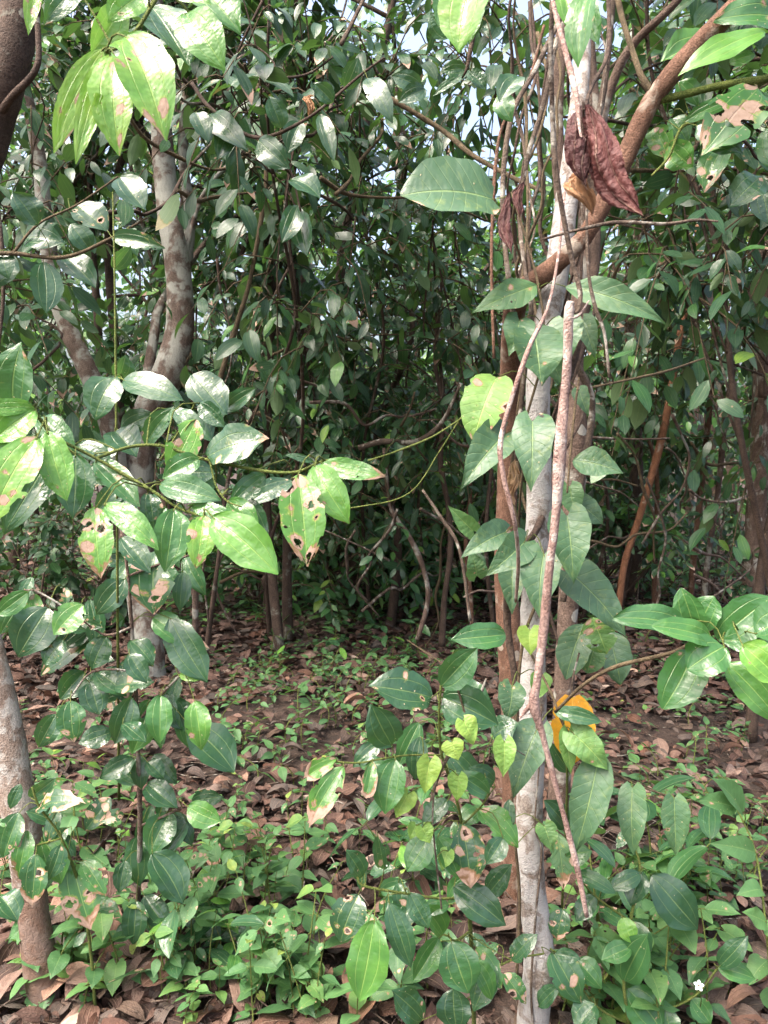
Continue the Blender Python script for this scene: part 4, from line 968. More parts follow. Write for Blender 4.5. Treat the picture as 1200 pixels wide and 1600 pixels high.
def crumpled(name, label, rows, mat, seed, stalk=None):
    """Dried leaf: blades rolled inward and wrinkled. rows: (bx,by,tx,ty,w,depth,roll,tint,normal turn)."""
    rng = np.random.RandomState(seed)
    root = thing(name, P(rows[0][0], rows[0][1], rows[0][5]), label, 'dead leaf')
    for bx, by, tx, ty, w, d, fold, tint, turn in rows:
        b, t = P(bx, by, d), P(tx, ty, d - 0.02)
        ax = t - b; L = np.linalg.norm(ax); W = w * d / FPX
        view = nrm(CAMP - b); side = nrm(np.cross(nrm(ax), view))
        n = view * math.cos(turn) + side * math.sin(turn)
        mb = MB()
        nv, nu = 44, 22
        ax1 = nrm(ax); n = nrm(n - ax1 * np.dot(n, ax1)); sd = np.cross(ax1, n)
        V, S = np.meshgrid(np.linspace(0, 1, nv + 1), np.linspace(-1, 1, nu + 1), indexing='ij')
        hw = np.interp(V, [0, .06, .2, .4, .6, .8, .92, 1], [.05, .22, .55, .88, 1, .82, .45, .05])
        th = S * fold * (1 - .25 * V) + .35 * np.sin(V * 5 + rng.rand() * 6)
        R = W * .5 * hw / max(math.sin(min(fold, 1.57)), .3)
        crk = np.zeros_like(V)
        for k in range(9):
            f1, f2 = rng.uniform(3, 22), rng.uniform(4, 16)
            crk += np.sin(S * f1 * .6 + rng.rand() * 6 + np.sin(V * f2 + rng.rand() * 6) * 1.6) / (1 + k * .35)
        crk += rng.randn(*V.shape) * .45
        R = R * (1 + crk * .065)
        x = R * np.sin(th); z = R * np.cos(th) - W * .5 * hw * .6 + crk * W * .022
        y = V * L + .05 * L * np.sin(S * 3 + 1) * V + np.sin(S * 9 + V * 7) * L * .012 + (np.abs(S) > .93) * rng.randn(*V.shape) * L * .012
        x = x + .10 * L * np.sin(V * 3.1)
        co = b + x[..., None] * sd + y[..., None] * ax1 + z[..., None] * n
        i = np.arange(nv)[:, None]; j = np.arange(nu)[None, :]
        f = np.stack([i * (nu + 1) + j, i * (nu + 1) + j + 1, (i + 1) * (nu + 1) + j + 1, (i + 1) * (nu + 1) + j], -1).reshape(-1, 4)
        mb.add(co.reshape(-1, 3), f, np.stack([S * .5 + .5, V], -1).reshape(-1, 2), np.tile(np.array([rng.rand(), 0, 0, tint]), (V.size, 1)))
        mb.build('blade', mat, root)
    if stalk:
        mb = MB(); tube_px(mb, stalk, rng, 6, .05); mb.build('stalk', B_DARK, root)
    finish(root)
    return root


crumpled('dried_leaf', 'large crumpled red-brown dead leaf hanging close by at the upper right', [(918, 164, 1002, 328, 66, .90, 1.4, .44, .30), (908, 166, 916, 286, 56, .925, 1.3, .22, -.45)], M_DRIED, 51, [(912, 188, .91, 4), (911, 160, .9, 4), (912, 172, .9, 5)])
crumpled('dried_leaf', 'tan papery dead leaf tucked behind the crumpled red-brown leaf', [(934, 262, 926, 336, 50, .96, .5, .6, .2)], M_TAN, 52)
crumpled('dried_leaf', 'dark maroon shrivelled leaf hanging left of the white trunk', [(796, 300, 800, 392, 24, 1.5, 1.4, .25, .3), (818, 284, 812, 340, 18, 1.52, 1.2, .35, -.4)], M_DRIED, 53, [(800, 300, 1.5, 3), (812, 286, 1.5, 3), (818, 250, 1.5, 3)])
crumpled('dried_leaf', 'pale reddish dead leaf caught between the heart leaves and the white trunk', [(806, 718, 806, 786, 26, 1.72, .5, .8, .2)], M_TAN, 54)
crumpled('dried_leaf', 'small orange-brown dead leaf caught high in the twigs left of the sky gap', [(490, 150, 482, 186, 16, 3.0, .4, .6, .2)], M_TAN, 55)


# ------------------------------------------------------------------ the thicket behind: trees, saplings, shrubs
THICKET = [
    # label, x, y, top height, trunk radius, lean, crown centre dz, radii, limbs, twigs, leaves, leaf size, tint, bark
    ('densely leaved dark tree left of the forked tree, at the picture edge', -3.0, 4.7, 5.2, .06, 2.7, (1.0, .9, 2.0), 10, 95, 12, .135, (.16, .10), B_DARK),
    ('dark glossy tree filling the gap behind the forked trunks', -2.0, 6.2, 5.6, .06, 2.9, (1.3, .9, 2.3), 12, 120, 12, .135, (.14, .10), B_DARK),
    ('bushy glossy tree just right of the forked tree', -0.75, 5.9, 5.0, .045, 2.4, (1.0, .8, 1.8), 11, 115, 12, .13, (.18, .12), B_BROWN),
    ('bushy dark tree in the middle of the thicket, leaves hanging low', 0.05, 6.4, 4.0, .045, 2.1, (.95, .8, 1.5), 11, 110, 12, .13, (.20, .12), B_BROWN),
    ('leafy upright tree high above the clearing at the upper left', -0.75, 5.5, 6.0, .04, 4.2, (.75, .6, 1.4), 10, 90, 12, .13, (.15, .10), B_BROWN),
    ('tall tree with crowded dark leaves above the forked trunks', -2.1, 6.2, 6.4, .05, 4.6, (1.2, .7, 1.5), 10, 95, 12, .135, (.14, .10), B_DARK),
    ('slender tree with loose leaves beneath the sky gap', 0.75, 7.4, 3.3, .035, 1.9, (.9, .8, 1.2), 10, 80, 11, .115, (.48, .16), B_BROWN),  # leaf tint lightened to look sunlit under the gap
    ('glossy leaved tree behind the white trunk at mid height', 1.15, 6.0, 3.1, .04, 1.8, (.8, .7, 1.1), 9, 80, 11, .13, (.22, .12), B_BROWN),
    ('dark tree behind the red stems on the right', 2.0, 6.6, 4.8, .05, 2.6, (1.0, .8, 1.7), 11, 105, 12, .14, (.14, .10), B_DARK),
    ('dark leafed tree at the right picture edge', 3.1, 5.6, 5.2, .055, 2.7, (.9, .9, 1.9), 10, 95, 12, .14, (.15, .10), B_DARK),
    ('overhanging tree whose leaves fill the upper right corner', 1.95, 4.0, 4.6, .035, 3.1, (.85, .7, .95), 9, 75, 11, .13, (.22, .14), B_BROWN),
    ('slim tree with glossy leaves rising right of the reddish limb', 1.25, 3.6, 4.2, .024, 3.1, (.55, .5, .8), 8, 48, 10, .12, (.24, .14), B_BROWN),
    ('tree with drooping leaves in front of the right trunks', 2.35, 6.6, 3.4, .03, 2.1, (.7, .5, 1.0), 8, 60, 10, .13, (.16, .10), B_RED),
    ('small leaning tree with broad leaves left of the pale foot trunk', -2.1, 3.9, 3.2, .03, 2.15, (.5, .5, .75), 8, 18, 9, .125, (.16, .1), B_BROWN),
]
for i, (lab, x, y, h, r, cz, rad, nl, ntw, nlf, size, tint, bk) in enumerate(THICKET):
    z0 = float(gz(x, y))
    rr = np.random.RandomState(300 + i)
    bx = 2.0 if 'rising right of the reddish' in lab else x
    tree(lab, (bx, y, z0), (x + rr.uniform(-.35, .35), y + rr.uniform(-.2, .3), h), r * .8, (x, y, cz), rad, nl, int(ntw * 1.4), nlf, size * 1.15 * rr.uniform(.68, 1.15), (tint[0] + rr.choice([0, .05, .2]), tint[1] + .03), B_DARK if bk is B_BROWN else bk, 400 + i, lean=.2)

FRONT = [('slim tree with large drooping leaves in front of the middle thicket', -.42, 4.2, 3.6, 2.62, (.42, .5, .95), 44, -1.2, 5.0), ('slim tree hanging large leaves left of the sky gap', -.18, 4.4, 3.8, 2.8, (.55, .5, 1.0), 50, -.1, 6.6),
         ('slim tree with large dark leaves low behind the long left branch tip', .25, 4.9, 2.9, 2.1, (.5, .5, .75), 36, .25, 6.9), ('slim tree with large dark leaves at the far left edge', -1.95, 3.9, 3.5, 2.65, (.45, .4, .75), 18, -2.3, 4.2),
         ('slim tree leaning in with large dark leaves in front of the red stems', 1.95, 4.0, 2.7, 1.75, (.4, .4, .65), 22, 2.6, 4.0), ('slim tree with large leaves high at the right beyond the spotted sprig', 1.55, 3.2, 3.4, 2.7, (.45, .4, .6), 28, 2.1, 3.3),
         ('thin tree with large leaves at the top, left of the middle', -.55, 3.6, 3.7, 3.1, (.35, .4, .5), 20, -.9, 6.0), ('tree with sparse leaves silhouetted against the sky gap', .52, 4.6, 4.6, 3.7, (.5, .4, .75), 48, .85, 5.6), ('tree with dark leaves above the white trunk bundle, right of the sky gap', 1.35, 5.0, 5.0, 3.9, (.45, .4, .75), 40, 1.7, 6.6), ('dark crowned tree high above the sky gap', .35, 5.8, 6.4, 5.4, (.8, .5, .6), 44, .95, 7.6)]
for i, (lab, x, y, h, cz, rad, ntw, bx, by) in enumerate(FRONT):
    tree(lab, (bx, by, float(gz(bx, by))), (x + .05, y, h), .016, (x, y, cz), rad, 8, int(ntw * 1.3), 8, .138, (.18, .13), B_DARK, 480 + i, lean=.16, nv=7, tw=(.25, .6), lo=.6, droop=.8, nu=4, wr=.40)

SHADE_TREES = [('added tall shade tree hidden low in the middle of the thicket', -.3, 7.2, 7.4), ('added tall shade tree behind the bushy trees at the far left', -3.6, 6.6, 7.4), ('added tall shade tree behind the right trunks', 2.4, 7.4, 7.2), ('added tall shade tree close behind the forked tree', -1.7, 7.4, 7.6)]  # added trees, crowns above the view, there to shade the thicket
for i, (lab, x, y, h) in enumerate(SHADE_TREES):
    tree(lab, (x, y, float(gz(x, y))), (x, y, h), .06, (x, y - .5, h - .9), (1.9, 1.6, .9), 10, 60, 12, .17, (.22, .12), B_DARK, 430 + i, lean=.25, nv=4, tw=(.4, 1.0), lo=.7)

BEHIND = [('tall pale-stemmed tree standing deep in the woods far left', -6.0, 9.5, 7.5), ('broad dark tree deep in the woods left of the forked tree', -4.2, 8.6, 7.0), ('dark tree deep behind the forked trunks', -2.6, 9.2, 7.2),
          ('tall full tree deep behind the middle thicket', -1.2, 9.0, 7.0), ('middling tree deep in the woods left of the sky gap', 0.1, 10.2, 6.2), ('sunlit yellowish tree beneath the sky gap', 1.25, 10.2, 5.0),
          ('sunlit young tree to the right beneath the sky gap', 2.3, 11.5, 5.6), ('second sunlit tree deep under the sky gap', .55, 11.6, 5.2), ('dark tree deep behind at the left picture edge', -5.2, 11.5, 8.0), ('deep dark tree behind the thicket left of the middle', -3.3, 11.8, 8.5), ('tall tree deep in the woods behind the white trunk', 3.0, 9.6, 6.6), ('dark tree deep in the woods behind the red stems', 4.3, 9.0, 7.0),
          ('broad tree deep in the woods at the right edge', 5.8, 9.4, 7.0)]
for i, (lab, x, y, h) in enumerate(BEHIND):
    light = 'sunlit' in lab  # sunlight put into the colour: these trees get a lighter leaf tint
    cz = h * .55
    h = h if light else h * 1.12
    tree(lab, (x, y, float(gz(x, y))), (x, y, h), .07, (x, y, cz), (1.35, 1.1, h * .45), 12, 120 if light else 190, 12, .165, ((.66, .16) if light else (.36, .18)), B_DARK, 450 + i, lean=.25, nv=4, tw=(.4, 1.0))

# bare reddish stems on the right, and dark ones
STEMS = [
    ('orange-red broken-topped stem leaning across the right side of the thicket', [(955, 1012, 5.8, 12.5), (966, 950, 5.8, 10.9), (976, 880, 5.8, 10.9), (1002, 800, 5.75, 10.9), (1030, 700, 5.7, 11.7), (1050, 600, 5.65, 10.9), (1064, 515, 5.6, 10.1), (1084, 425, 5.6, 10.1), (1091, 352, 5.6, 9.4)], B_ORANGE),
    ('thin red-brown stem standing right of the leaning orange one', [(1075, 985, 6.5, 10), (1084, 870, 6.5, 10), (1096, 760, 6.5, 9), (1108, 640, 6.4, 10), (1118, 500, 6.4, 9), (1130, 370, 6.4, 8), (1128, 200, 6.4, 7)], B_RED),
    ('thin brown stem leaning towards the right edge', [(1096, 985, 6.4, 10), (1105, 880, 6.4, 9), (1122, 770, 6.4, 9), (1132, 660, 6.3, 9), (1150, 540, 6.3, 9), (1158, 400, 6.3, 8), (1150, 260, 6.3, 6)], B_BROWN),
    ('dark brown trunk at the right picture edge', [(1172, 1000, 5.9, 40), (1178, 900, 5.9, 34), (1184, 780, 5.9, 30), (1190, 620, 5.8, 28), (1196, 450, 5.8, 26), (1205, 300, 5.8, 24), (1220, 50, 5.8, 20)], B_BROWN),
    ('slanting brown trunk leaning in from the upper right edge', [(1195, 620, 4.6, 20), (1190, 530, 4.6, 20), (1172, 465, 4.6, 18), (1140, 410, 4.6, 15), (1120, 350, 4.6, 11), (1110, 260, 4.6, 8)], B_BROWN),
    ('crooked thin dark stem rising left of the brown trunk in the clearing', [(690, 1010, 5.4, 11), (694, 940, 5.4, 9), (704, 860, 5.4, 9), (700, 790, 5.4, 8), (688, 720, 5.3, 9), (694, 640, 5.3, 8), (680, 560, 5.3, 6), (690, 440, 5.2, 5)], B_DARK),
    ('dark stem standing in the middle of the thicket', [(478, 905, 7.2, 15), (482, 800, 7.2, 14), (483, 700, 7.2, 16), (488, 630, 7.2, 14), (480, 520, 7.2, 12), (470, 400, 7.2, 10)], B_DARK),
    ('wavy thin stem in the clearing left of the white trunk', [(652, 1000, 5.3, 8), (668, 940, 5.3, 8), (662, 890, 5.3, 8), (640, 840, 5.3, 8), (610, 790, 5.3, 7), (600, 700, 5.3, 6)], B_BROWN),
    ('upright thin stem beside the dead forked twig', [(738, 1000, 5.6, 7), (735, 930, 5.6, 7), (728, 850, 5.6, 7), (735, 760, 5.6, 6), (728, 640, 5.6, 5)], B_RED),
    ('thin straight stem rising from the litter right of the forked tree base', [(305, 1010, 5.4, 10), (305, 930, 5.4, 10), (304, 840, 5.4, 10), (318, 740, 5.4, 9), (330, 620, 5.3, 8)], B_BROWN),
]
for i, (lab, rows, bk) in enumerate(STEMS):
    rng = np.random.RandomState(600 + i)
    root = thing('slender_stem', P(*rows[0][:3]), lab, 'tree')
    mb = MB(); tp = tube_px(mb, rows, rng, 9, .07); mb.build('trunk', bk, root)
    tw = spline(tp[len(tp) // 2:], 12)
    if i not in (0, 4):
        mc = MB(); crown(mc, rng, [tw + rng.randn(3) * 0.0], 9, 8, .11, (.2, .14), .2, None); mc.build('crown', [M_CROWN, B_TWIG], root)
    finish(root)

# tangle of thin bare twigs and lianas
for i in range(24):
    rng = np.random.RandomState(700 + i)
    x0, y0, d = rng.uniform(250, 640), rng.uniform(-20, 330), rng.uniform(3.4, 4.8)
    if i >= 16:
        x0, y0 = rng.uniform(880, 1190), rng.uniform(-10, 300); d = rng.uniform(2.6, 4.2)
    a = rng.uniform(-.9, .9); ln = rng.uniform(140, 330); cv = rng.uniform(-70, 70)
    rows = []
    for t in np.linspace(-.5, .5, 6):
        rows.append((x0 + ln * t * math.cos(a) + rng.randn() * 8, y0 + ln * t * math.sin(a) + cv * (1 - 4 * t * t) + rng.randn() * 8, d + t * .6, rng.uniform(3.5, 6.5) * (1 - .4 * t)))
    liana('bare_branch', 'thin bare twig in the tangle of the high left thicket' if i < 16 else 'thin bare twig among the leaves of the upper right', rows, [B_VINE, B_TWIG, B_DARK][i % 3], 800 + i, 'branch', 'bare twigs in the upper thicket', 6)

# head-high bushes that close the view under the trees
BUSHES = [('head-high dark bush behind the forked tree', -2.6, 7.4, 2.0), ('head-high dark bush left of the middle of the thicket', -1.3, 7.9, 2.1), ('head-high dark bush in the middle, closing the clearing', -.35, 7.6, 1.9),
          ('head-high dark bush right of the middle, closing the clearing', .55, 8.4, 1.7), ('head-high dark bush at the far left', -3.9, 7.2, 2.2), ('head-high bush between the forked trunks and the far left', -3.2, 6.0, 1.6),
          ('waist-high glossy bush behind the long left branch', -1.0, 6.4, 1.3), ('waist-high glossy bush under the middle trees', .1, 7.0, 1.1), ('head-high dark bush behind the red stems', 2.7, 8.6, 2.0), ('head-high dark bush at the right edge', 4.0, 7.6, 2.1),
          ('knee-high bush under the forked tree at the edge of the litter', -1.0, 5.9, .8), ('knee-high bush in the middle at the edge of the litter', -.35, 6.2, .75), ('knee-high bush left of the white trunk at the edge of the litter', .5, 6.3, .75), ('knee-high bush at the right where the litter ends', 2.0, 5.9, .85), ('knee-high bush right of the white trunk where the litter ends', 1.35, 6.4, .8), ('waist-high leafy bush at the back of the clearing, left part', -1.3, 6.9, 1.35), ('waist-high leafy bush at the back of the clearing, middle', -.5, 6.9, 1.3), ('waist-high leafy bush at the back of the clearing, right part', .3, 7.2, 1.25), ('waist-high leafy bush at the back, left of the white trunk', .95, 7.2, 1.2), ('waist-high leafy bush behind the leaning orange stem', 2.0, 7.6, 1.1),
          ('tall bush deep in the woods behind the white trunk', 1.7, 9.6, 2.0)]
for i, (lab, x, y, h) in enumerate(BUSHES):
    y = y + .8 if ('knee' in lab or 'waist' in lab) else y
    tree(lab, (x, y, float(gz(x, y))), (x, y, h * .85), .028, (x, y, h * .55), (.85, .7, h * .52), 9, 85, 12, .115, ((.42, .18) if 'waist' in lab or 'knee' in lab else (.26, .15)), B_DARK, 870 + i, name='shrub', lean=.2, nv=4, tw=(.3, .7), lo=.1)

for i in range(70):
    rng = np.random.RandomState(1200 + i)
    x0, y0, d = rng.uniform(300, 1180), rng.uniform(420, 930), rng.uniform(4.4, 6.6)
    a = rng.choice([rng.uniform(-.5, .5), rng.uniform(1.1, 2.0)]); ln = rng.uniform(90, 230); cv = rng.uniform(-40, 40)
    rows = [(x0 + ln * t * math.cos(a) + cv * (1 - 4 * t * t) * math.sin(a) + rng.randn() * 5, y0 + ln * t * math.sin(a) + cv * (1 - 4 * t * t) * math.cos(a) + rng.randn() * 5, d + t * .4, rng.uniform(2.5, 5.0) * (1 - .4 * t)) for t in np.linspace(-.5, .5, 6)]
    liana('bare_branch', 'thin bare twig in the dim tangle at the back of the clearing', rows, [B_VINE, B_TWIG, B_BROWN][i % 3], 1300 + i, 'branch', 'bare twigs at the back of the clearing', 5)

# low shrubs of the understorey
SHRUBS = [('low dark shrub at the far edge of the clearing, in the middle', 560, 905, 1.0), ('low glossy shrub right of the middle of the clearing', 640, 925, .9), ('small shrub left of the white trunk across the clearing', 735, 940, .8),
          ('dark low shrub far back at the left of the clearing', 410, 895, 1.1), ('dark understorey bush behind the red stems', 1010, 940, 1.1), ('understorey bush right of the red stems', 1110, 950, 1.2),
          ('low bush against the right edge trunk', 1190, 1000, .9), ('dark bush left of the forked tree base', 60, 1010, 1.2), ('small bush behind the white trunk on the litter', 900, 960, .9),
          ('shadowy bush deep in the middle of the thicket', 500, 870, 1.4), ('shadowy bush deep in the woods on the right', 960, 880, 1.5), ('dense bush left behind the lower sapling', 150, 1000, .9), ('shadowy bush deep in the woods behind the clearing', 690, 872, 1.4)]
for i, (lab, px, py, h) in enumerate(SHRUBS):
    b = G(px, py)
    rng = np.random.RandomState(850 + i)
    root = thing('shrub', b, lab, 'shrub')
    limbs = []
    for k in range(6):
        a = rng.uniform(0, 6.28); rr = rng.uniform(.15, .5) * h
        tip = b + np.array([math.cos(a) * rr, math.sin(a) * rr, h * rng.uniform(.5, 1)])
        pts = np.array([b + rng.randn(3) * .02, b * .6 + tip * .4 + np.append(rng.randn(2) * .05, .12 * h), tip])
        mb = MB(); mb.tube(pts, [.010, .007, .003], 6, 8, .06, rng); mb.build('stem', B_BROWN, root)
        limbs.append(spline(pts, 8))
    mc = MB(); crown(mc, rng, limbs, 26, 9, .11, (.17, .14), .25, b + np.array([0, 0, h * .5]), tw_len=(.15, .4)); mc.build('foliage', [M_CROWN, B_TWIG], root)
    finish(root)


# far woods: one mass nobody could count
def far_woods():
    rng = np.random.RandomState(901)
    mb = MB()
    N = 21000
    y = rng.uniform(13, 27, N); x = y * rng.uniform(-.75, .75, N)
    u = x / y
    top = np.where((u > -.02) & (u < .22), 1.5 + y * (.10 + .06 * np.sin(u * 40)), 1.5 + y * (.62 + .15 * np.sin(u * 17)))
    z = top * rng.beta(1.1, 1.1, N)
    cl = np.sin(x * 1.9 + 2 * np.sin(z)) * np.sin(z * 1.7 + y) * np.sin(y * 1.3 + x * .4)
    k = cl > -.35
    x, y, z = x[k], y[k], z[k]; n = len(x)
    ax = nrm(rng.randn(n, 3) + np.array([0, 0, -.5])); nn = nrm(rng.randn(n, 3) * .6 + ZUP)
    L = rng.uniform(.18, .38, n)
    at = np.stack([rng.rand(n), np.zeros(n), np.zeros(n), np.clip(rng.normal(.45, .2, n), 0, 1)], -1)  # lighter leaf tint stands in for sun on the far woods
    leaves(mb, np.stack([x, y, z], -1), ax, nn, L, L * .5, .4, .1, .02, at, 'oval', 3, 2, 0, rng)
    for k in range(70):
        yy = rng.uniform(11, 25); xx = yy * rng.uniform(-.7, .7); r = rng.uniform(.04, .12)
        hh = rng.uniform(3, 7) if not -.02 < xx / yy < .22 else 2.5
        mb.tube(np.array([[xx, yy, -.1], [xx + rng.randn() * .2, yy, hh * .5], [xx + rng.randn() * .4, yy, hh]]), [r, r * .8, r * .5], 7, 8, .05, rng, mi=1)
    mb.build('far_woods', [M_CROWN, B_DARK], None, 'mass of far woods behind the thicket', None, None, 'stuff')


far_woods()


# ------------------------------------------------------------------ leaf litter
def litter():
    rng = np.random.RandomState(911)
    mb = MB()
    N = 33000
    yy = 1.2 + 11.5 * rng.rand(N) ** 1.7
    xx = yy * rng.uniform(-.66, .66, N) + rng.randn(N) * .15
    yy[-9000:] = rng.uniform(4.6, 13, 9000); xx[-9000:] = yy[-9000:] * rng.uniform(-.62, .62, 9000)
    zz = gz(xx, yy) + rng.rand(N) * .035 + .003
    a = rng.rand(N) * 6.28
    ax = np.stack([np.cos(a), np.sin(a), rng.randn(N) * .22], -1)
    nn = np.stack([rng.randn(N) * .42, rng.randn(N) * .42, np.ones(N)], -1)
    pat = np.sin(xx * 1.7 + 1.3 * np.sin(yy * 1.1)) * np.sin(yy * 2.1 + xx)
    L = (.022 + .115 * rng.rand(N) ** 1.9) * np.where((pat < -.45) & (rng.rand(N) < .6), .4, 1)
    L[-9000:] = rng.uniform(.07, .15, 9000)
    at = np.stack([rng.rand(N), np.zeros(N), np.zeros(N), np.clip(rng.normal(.42, .24, N), .02, 1)], -1)
    b = np.stack([xx, yy, zz], -1) - nrm(ax) * L[:, None] * .5
    h = N // 2
    for sl, shp in ((slice(0, h), 'oval'), (slice(h, N), 'blunt')):
        n = len(L[sl])
        leaves(mb, b[sl], ax[sl], nn[sl], L[sl], L[sl] * rng.uniform(.30, .62, n), rng.uniform(-1.5, 1.8, n), rng.uniform(-.7, 1.0, n), rng.uniform(0, .16, n), at[sl], shp, 6, 3, 0, rng)
    N = 17000
    yy = rng.uniform(4.4, 13, N); xx = yy * rng.uniform(-.62, .62, N); a = rng.rand(N) * 6.28
    ax = np.stack([np.cos(a), np.sin(a), rng.randn(N) * .22], -1); nn = np.stack([rng.randn(N) * .42, rng.randn(N) * .42, np.ones(N)], -1)
    L = rng.uniform(.06, .15, N)
    at = np.stack([rng.rand(N), np.zeros(N), np.zeros(N), np.clip(rng.normal(.40, .22, N), .02, 1)], -1)
    leaves(mb, np.stack([xx, yy, gz(xx, yy) + rng.rand(N) * .03 + .006], -1) - nrm(ax) * L[:, None] * .5, ax, nn, L, L * .45, rng.uniform(-1, 1.3, N), rng.uniform(-.4, .6, N), .05, at, 'oval', 4, 2, 0, rng)
    mb.build('leaf_litter', M_LITTER, None, 'brown dead leaf litter covering the forest floor', None, None, 'stuff')
    mb = MB()
    for k in range(700):
        y = 1.4 + 7 * rng.rand() ** 1.6; x = y * rng.uniform(-.6, .6); a = rng.rand() * 3.14; l = rng.uniform(.06, .3)
        z = float(gz(x, y)) + rng.uniform(.015, .05)
        d = np.array([math.cos(a), math.sin(a), rng.randn() * .08])
        mb.tube(np.array([[x, y, z], np.array([x, y, z]) + d * l * .5 + rng.randn(3) * .012, np.array([x, y, z]) + d * l]), [.0022, .002, .001], 4, 5)
    mb.build('twig_litter', B_VINE, None, 'thin dry twigs scattered through the leaf litter', None, None, 'stuff')


litter()

# nearest fallen leaves: each by itself
FALL = [('flat reddish brown fallen leaf lying on the litter', .42, .2, .1, 'oval'), ('pale tan fallen leaf curled on the litter', .82, 1.1, .5, 'oval'), ('dark brown rolled fallen leaf on the litter', .18, 1.4, .8, 'oval'),
        ('warm brown arched fallen leaf on the litter', .58, -.9, .3, 'blunt'), ('dusty pinkish fallen leaf on the litter', .70, .5, .25, 'oval'), ('narrow brown fallen leaf on the litter', .36, .7, .6, 'lance')]
protos = []
for k in range(12):
    lab, tint, bend, fold, shp = FALL[k % 6]
    rng = np.random.RandomState(920 + k)
    mb = MB()
    L = .125 if shp != 'lance' else .11
    leaves(mb, np.array([[-L / 2, 0, .012]]), np.array([1.0, 0, .05]), ZUP, L, L * (.44 if shp != 'lance' else .26), bend + rng.uniform(-.3, .3), fold, .05, np.array([rng.rand(), 0, 0, tint + rng.uniform(-.06, .06)]), shp, 14, 6, 0, rng)
    b = L / 2
    mb.tube(np.array([[-b, 0, .012], [-b - .012, .003, .010], [-b - .02, .006, .006]]), [.0011, .0009, .0006], 4, 4)
    protos.append((mb, lab))
pobj = [None] * 12
rng = np.random.RandomState(930)
cnt = 0
while cnt < 230:
    px, py = rng.uniform(-10, 1210), 1600 - 560 * rng.rand() ** 1.3
    g = G(px, py)
    k = rng.randint(12)
    mb, lab = protos[k]
    if pobj[k] is None:
        o = pobj[k] = mb.build('fallen_leaf', M_LITTER, None, lab, 'fallen leaf', 'fallen leaves on the forest floor')
    else:
        o = pobj[k].copy(); COL.objects.link(o)
    o.location = (g[0], g[1], g[2] + .028 + rng.rand() * .02)
    o.rotation_euler = (rng.randn() * .3, rng.randn() * .3, rng.rand() * 6.28)
    s = rng.uniform(.7, 1.25); o.scale = (s, s * rng.uniform(.85, 1.15), s)
    cnt += 1


def big_fallen(label, px, py, L, W, ang, tint, bend, mat=None, shape='oval', z=.05):
    rng = np.random.RandomState(int(px + py))
    g = G(px, py) + np.array([0, 0, z])
    ax = np.array([math.cos(ang), math.sin(ang), .12])
    mb = MB()
    leaves(mb, g - nrm(ax) * L / 2, ax, ZUP + np.array([.1, -.35, 0]), L, W, bend, .2, .04, np.array([rng.rand(), .3, .1, tint]), shape, 18, 8, 0, rng)
    mb.tube(np.array([g - nrm(ax) * (L / 2 + .025), g - nrm(ax) * L / 2]), [.001, .0013], 5, 3)
    mb.build('fallen_leaf', mat or M_LITTER, None, label, 'fallen leaf')


big_fallen('large smooth pinkish brown fallen leaf lying below the glossy sapling', 204, 1540, .15, .062, -1.0, .60, .35)
big_fallen('yellow and brown fallen leaf lying face up right of the glossy sapling', 272, 1500, .10, .055, 1.9, .5, .2, M_YELLOW)
big_fallen('long red-brown fallen leaf standing on edge in the litter at the lower right', 1082, 1478, .16, .05, 1.3, .55, .5, z=.07)
big_fallen('broad pale fallen leaf beside the long red-brown one', 1060, 1490, .12, .05, 2.2, .78, .6)
big_fallen('broad brown fallen leaf lit on the litter right of the pale leaning trunk', 110, 1468, .15, .07, .4, .55, .7)
big_fallen('wide pale brown fallen leaf at the bottom left of the clearing', 250, 1580, .16, .06, .1, .66, .4)
big_fallen('curled dark tan fallen leaf at the foot of the middle herbs', 560, 1215, .13, .06, .3, .45, 1.1)
big_fallen('pale dried fallen leaf on the litter left of the heart vine', 770, 1130, .12, .05, 2.6, .8, .6)


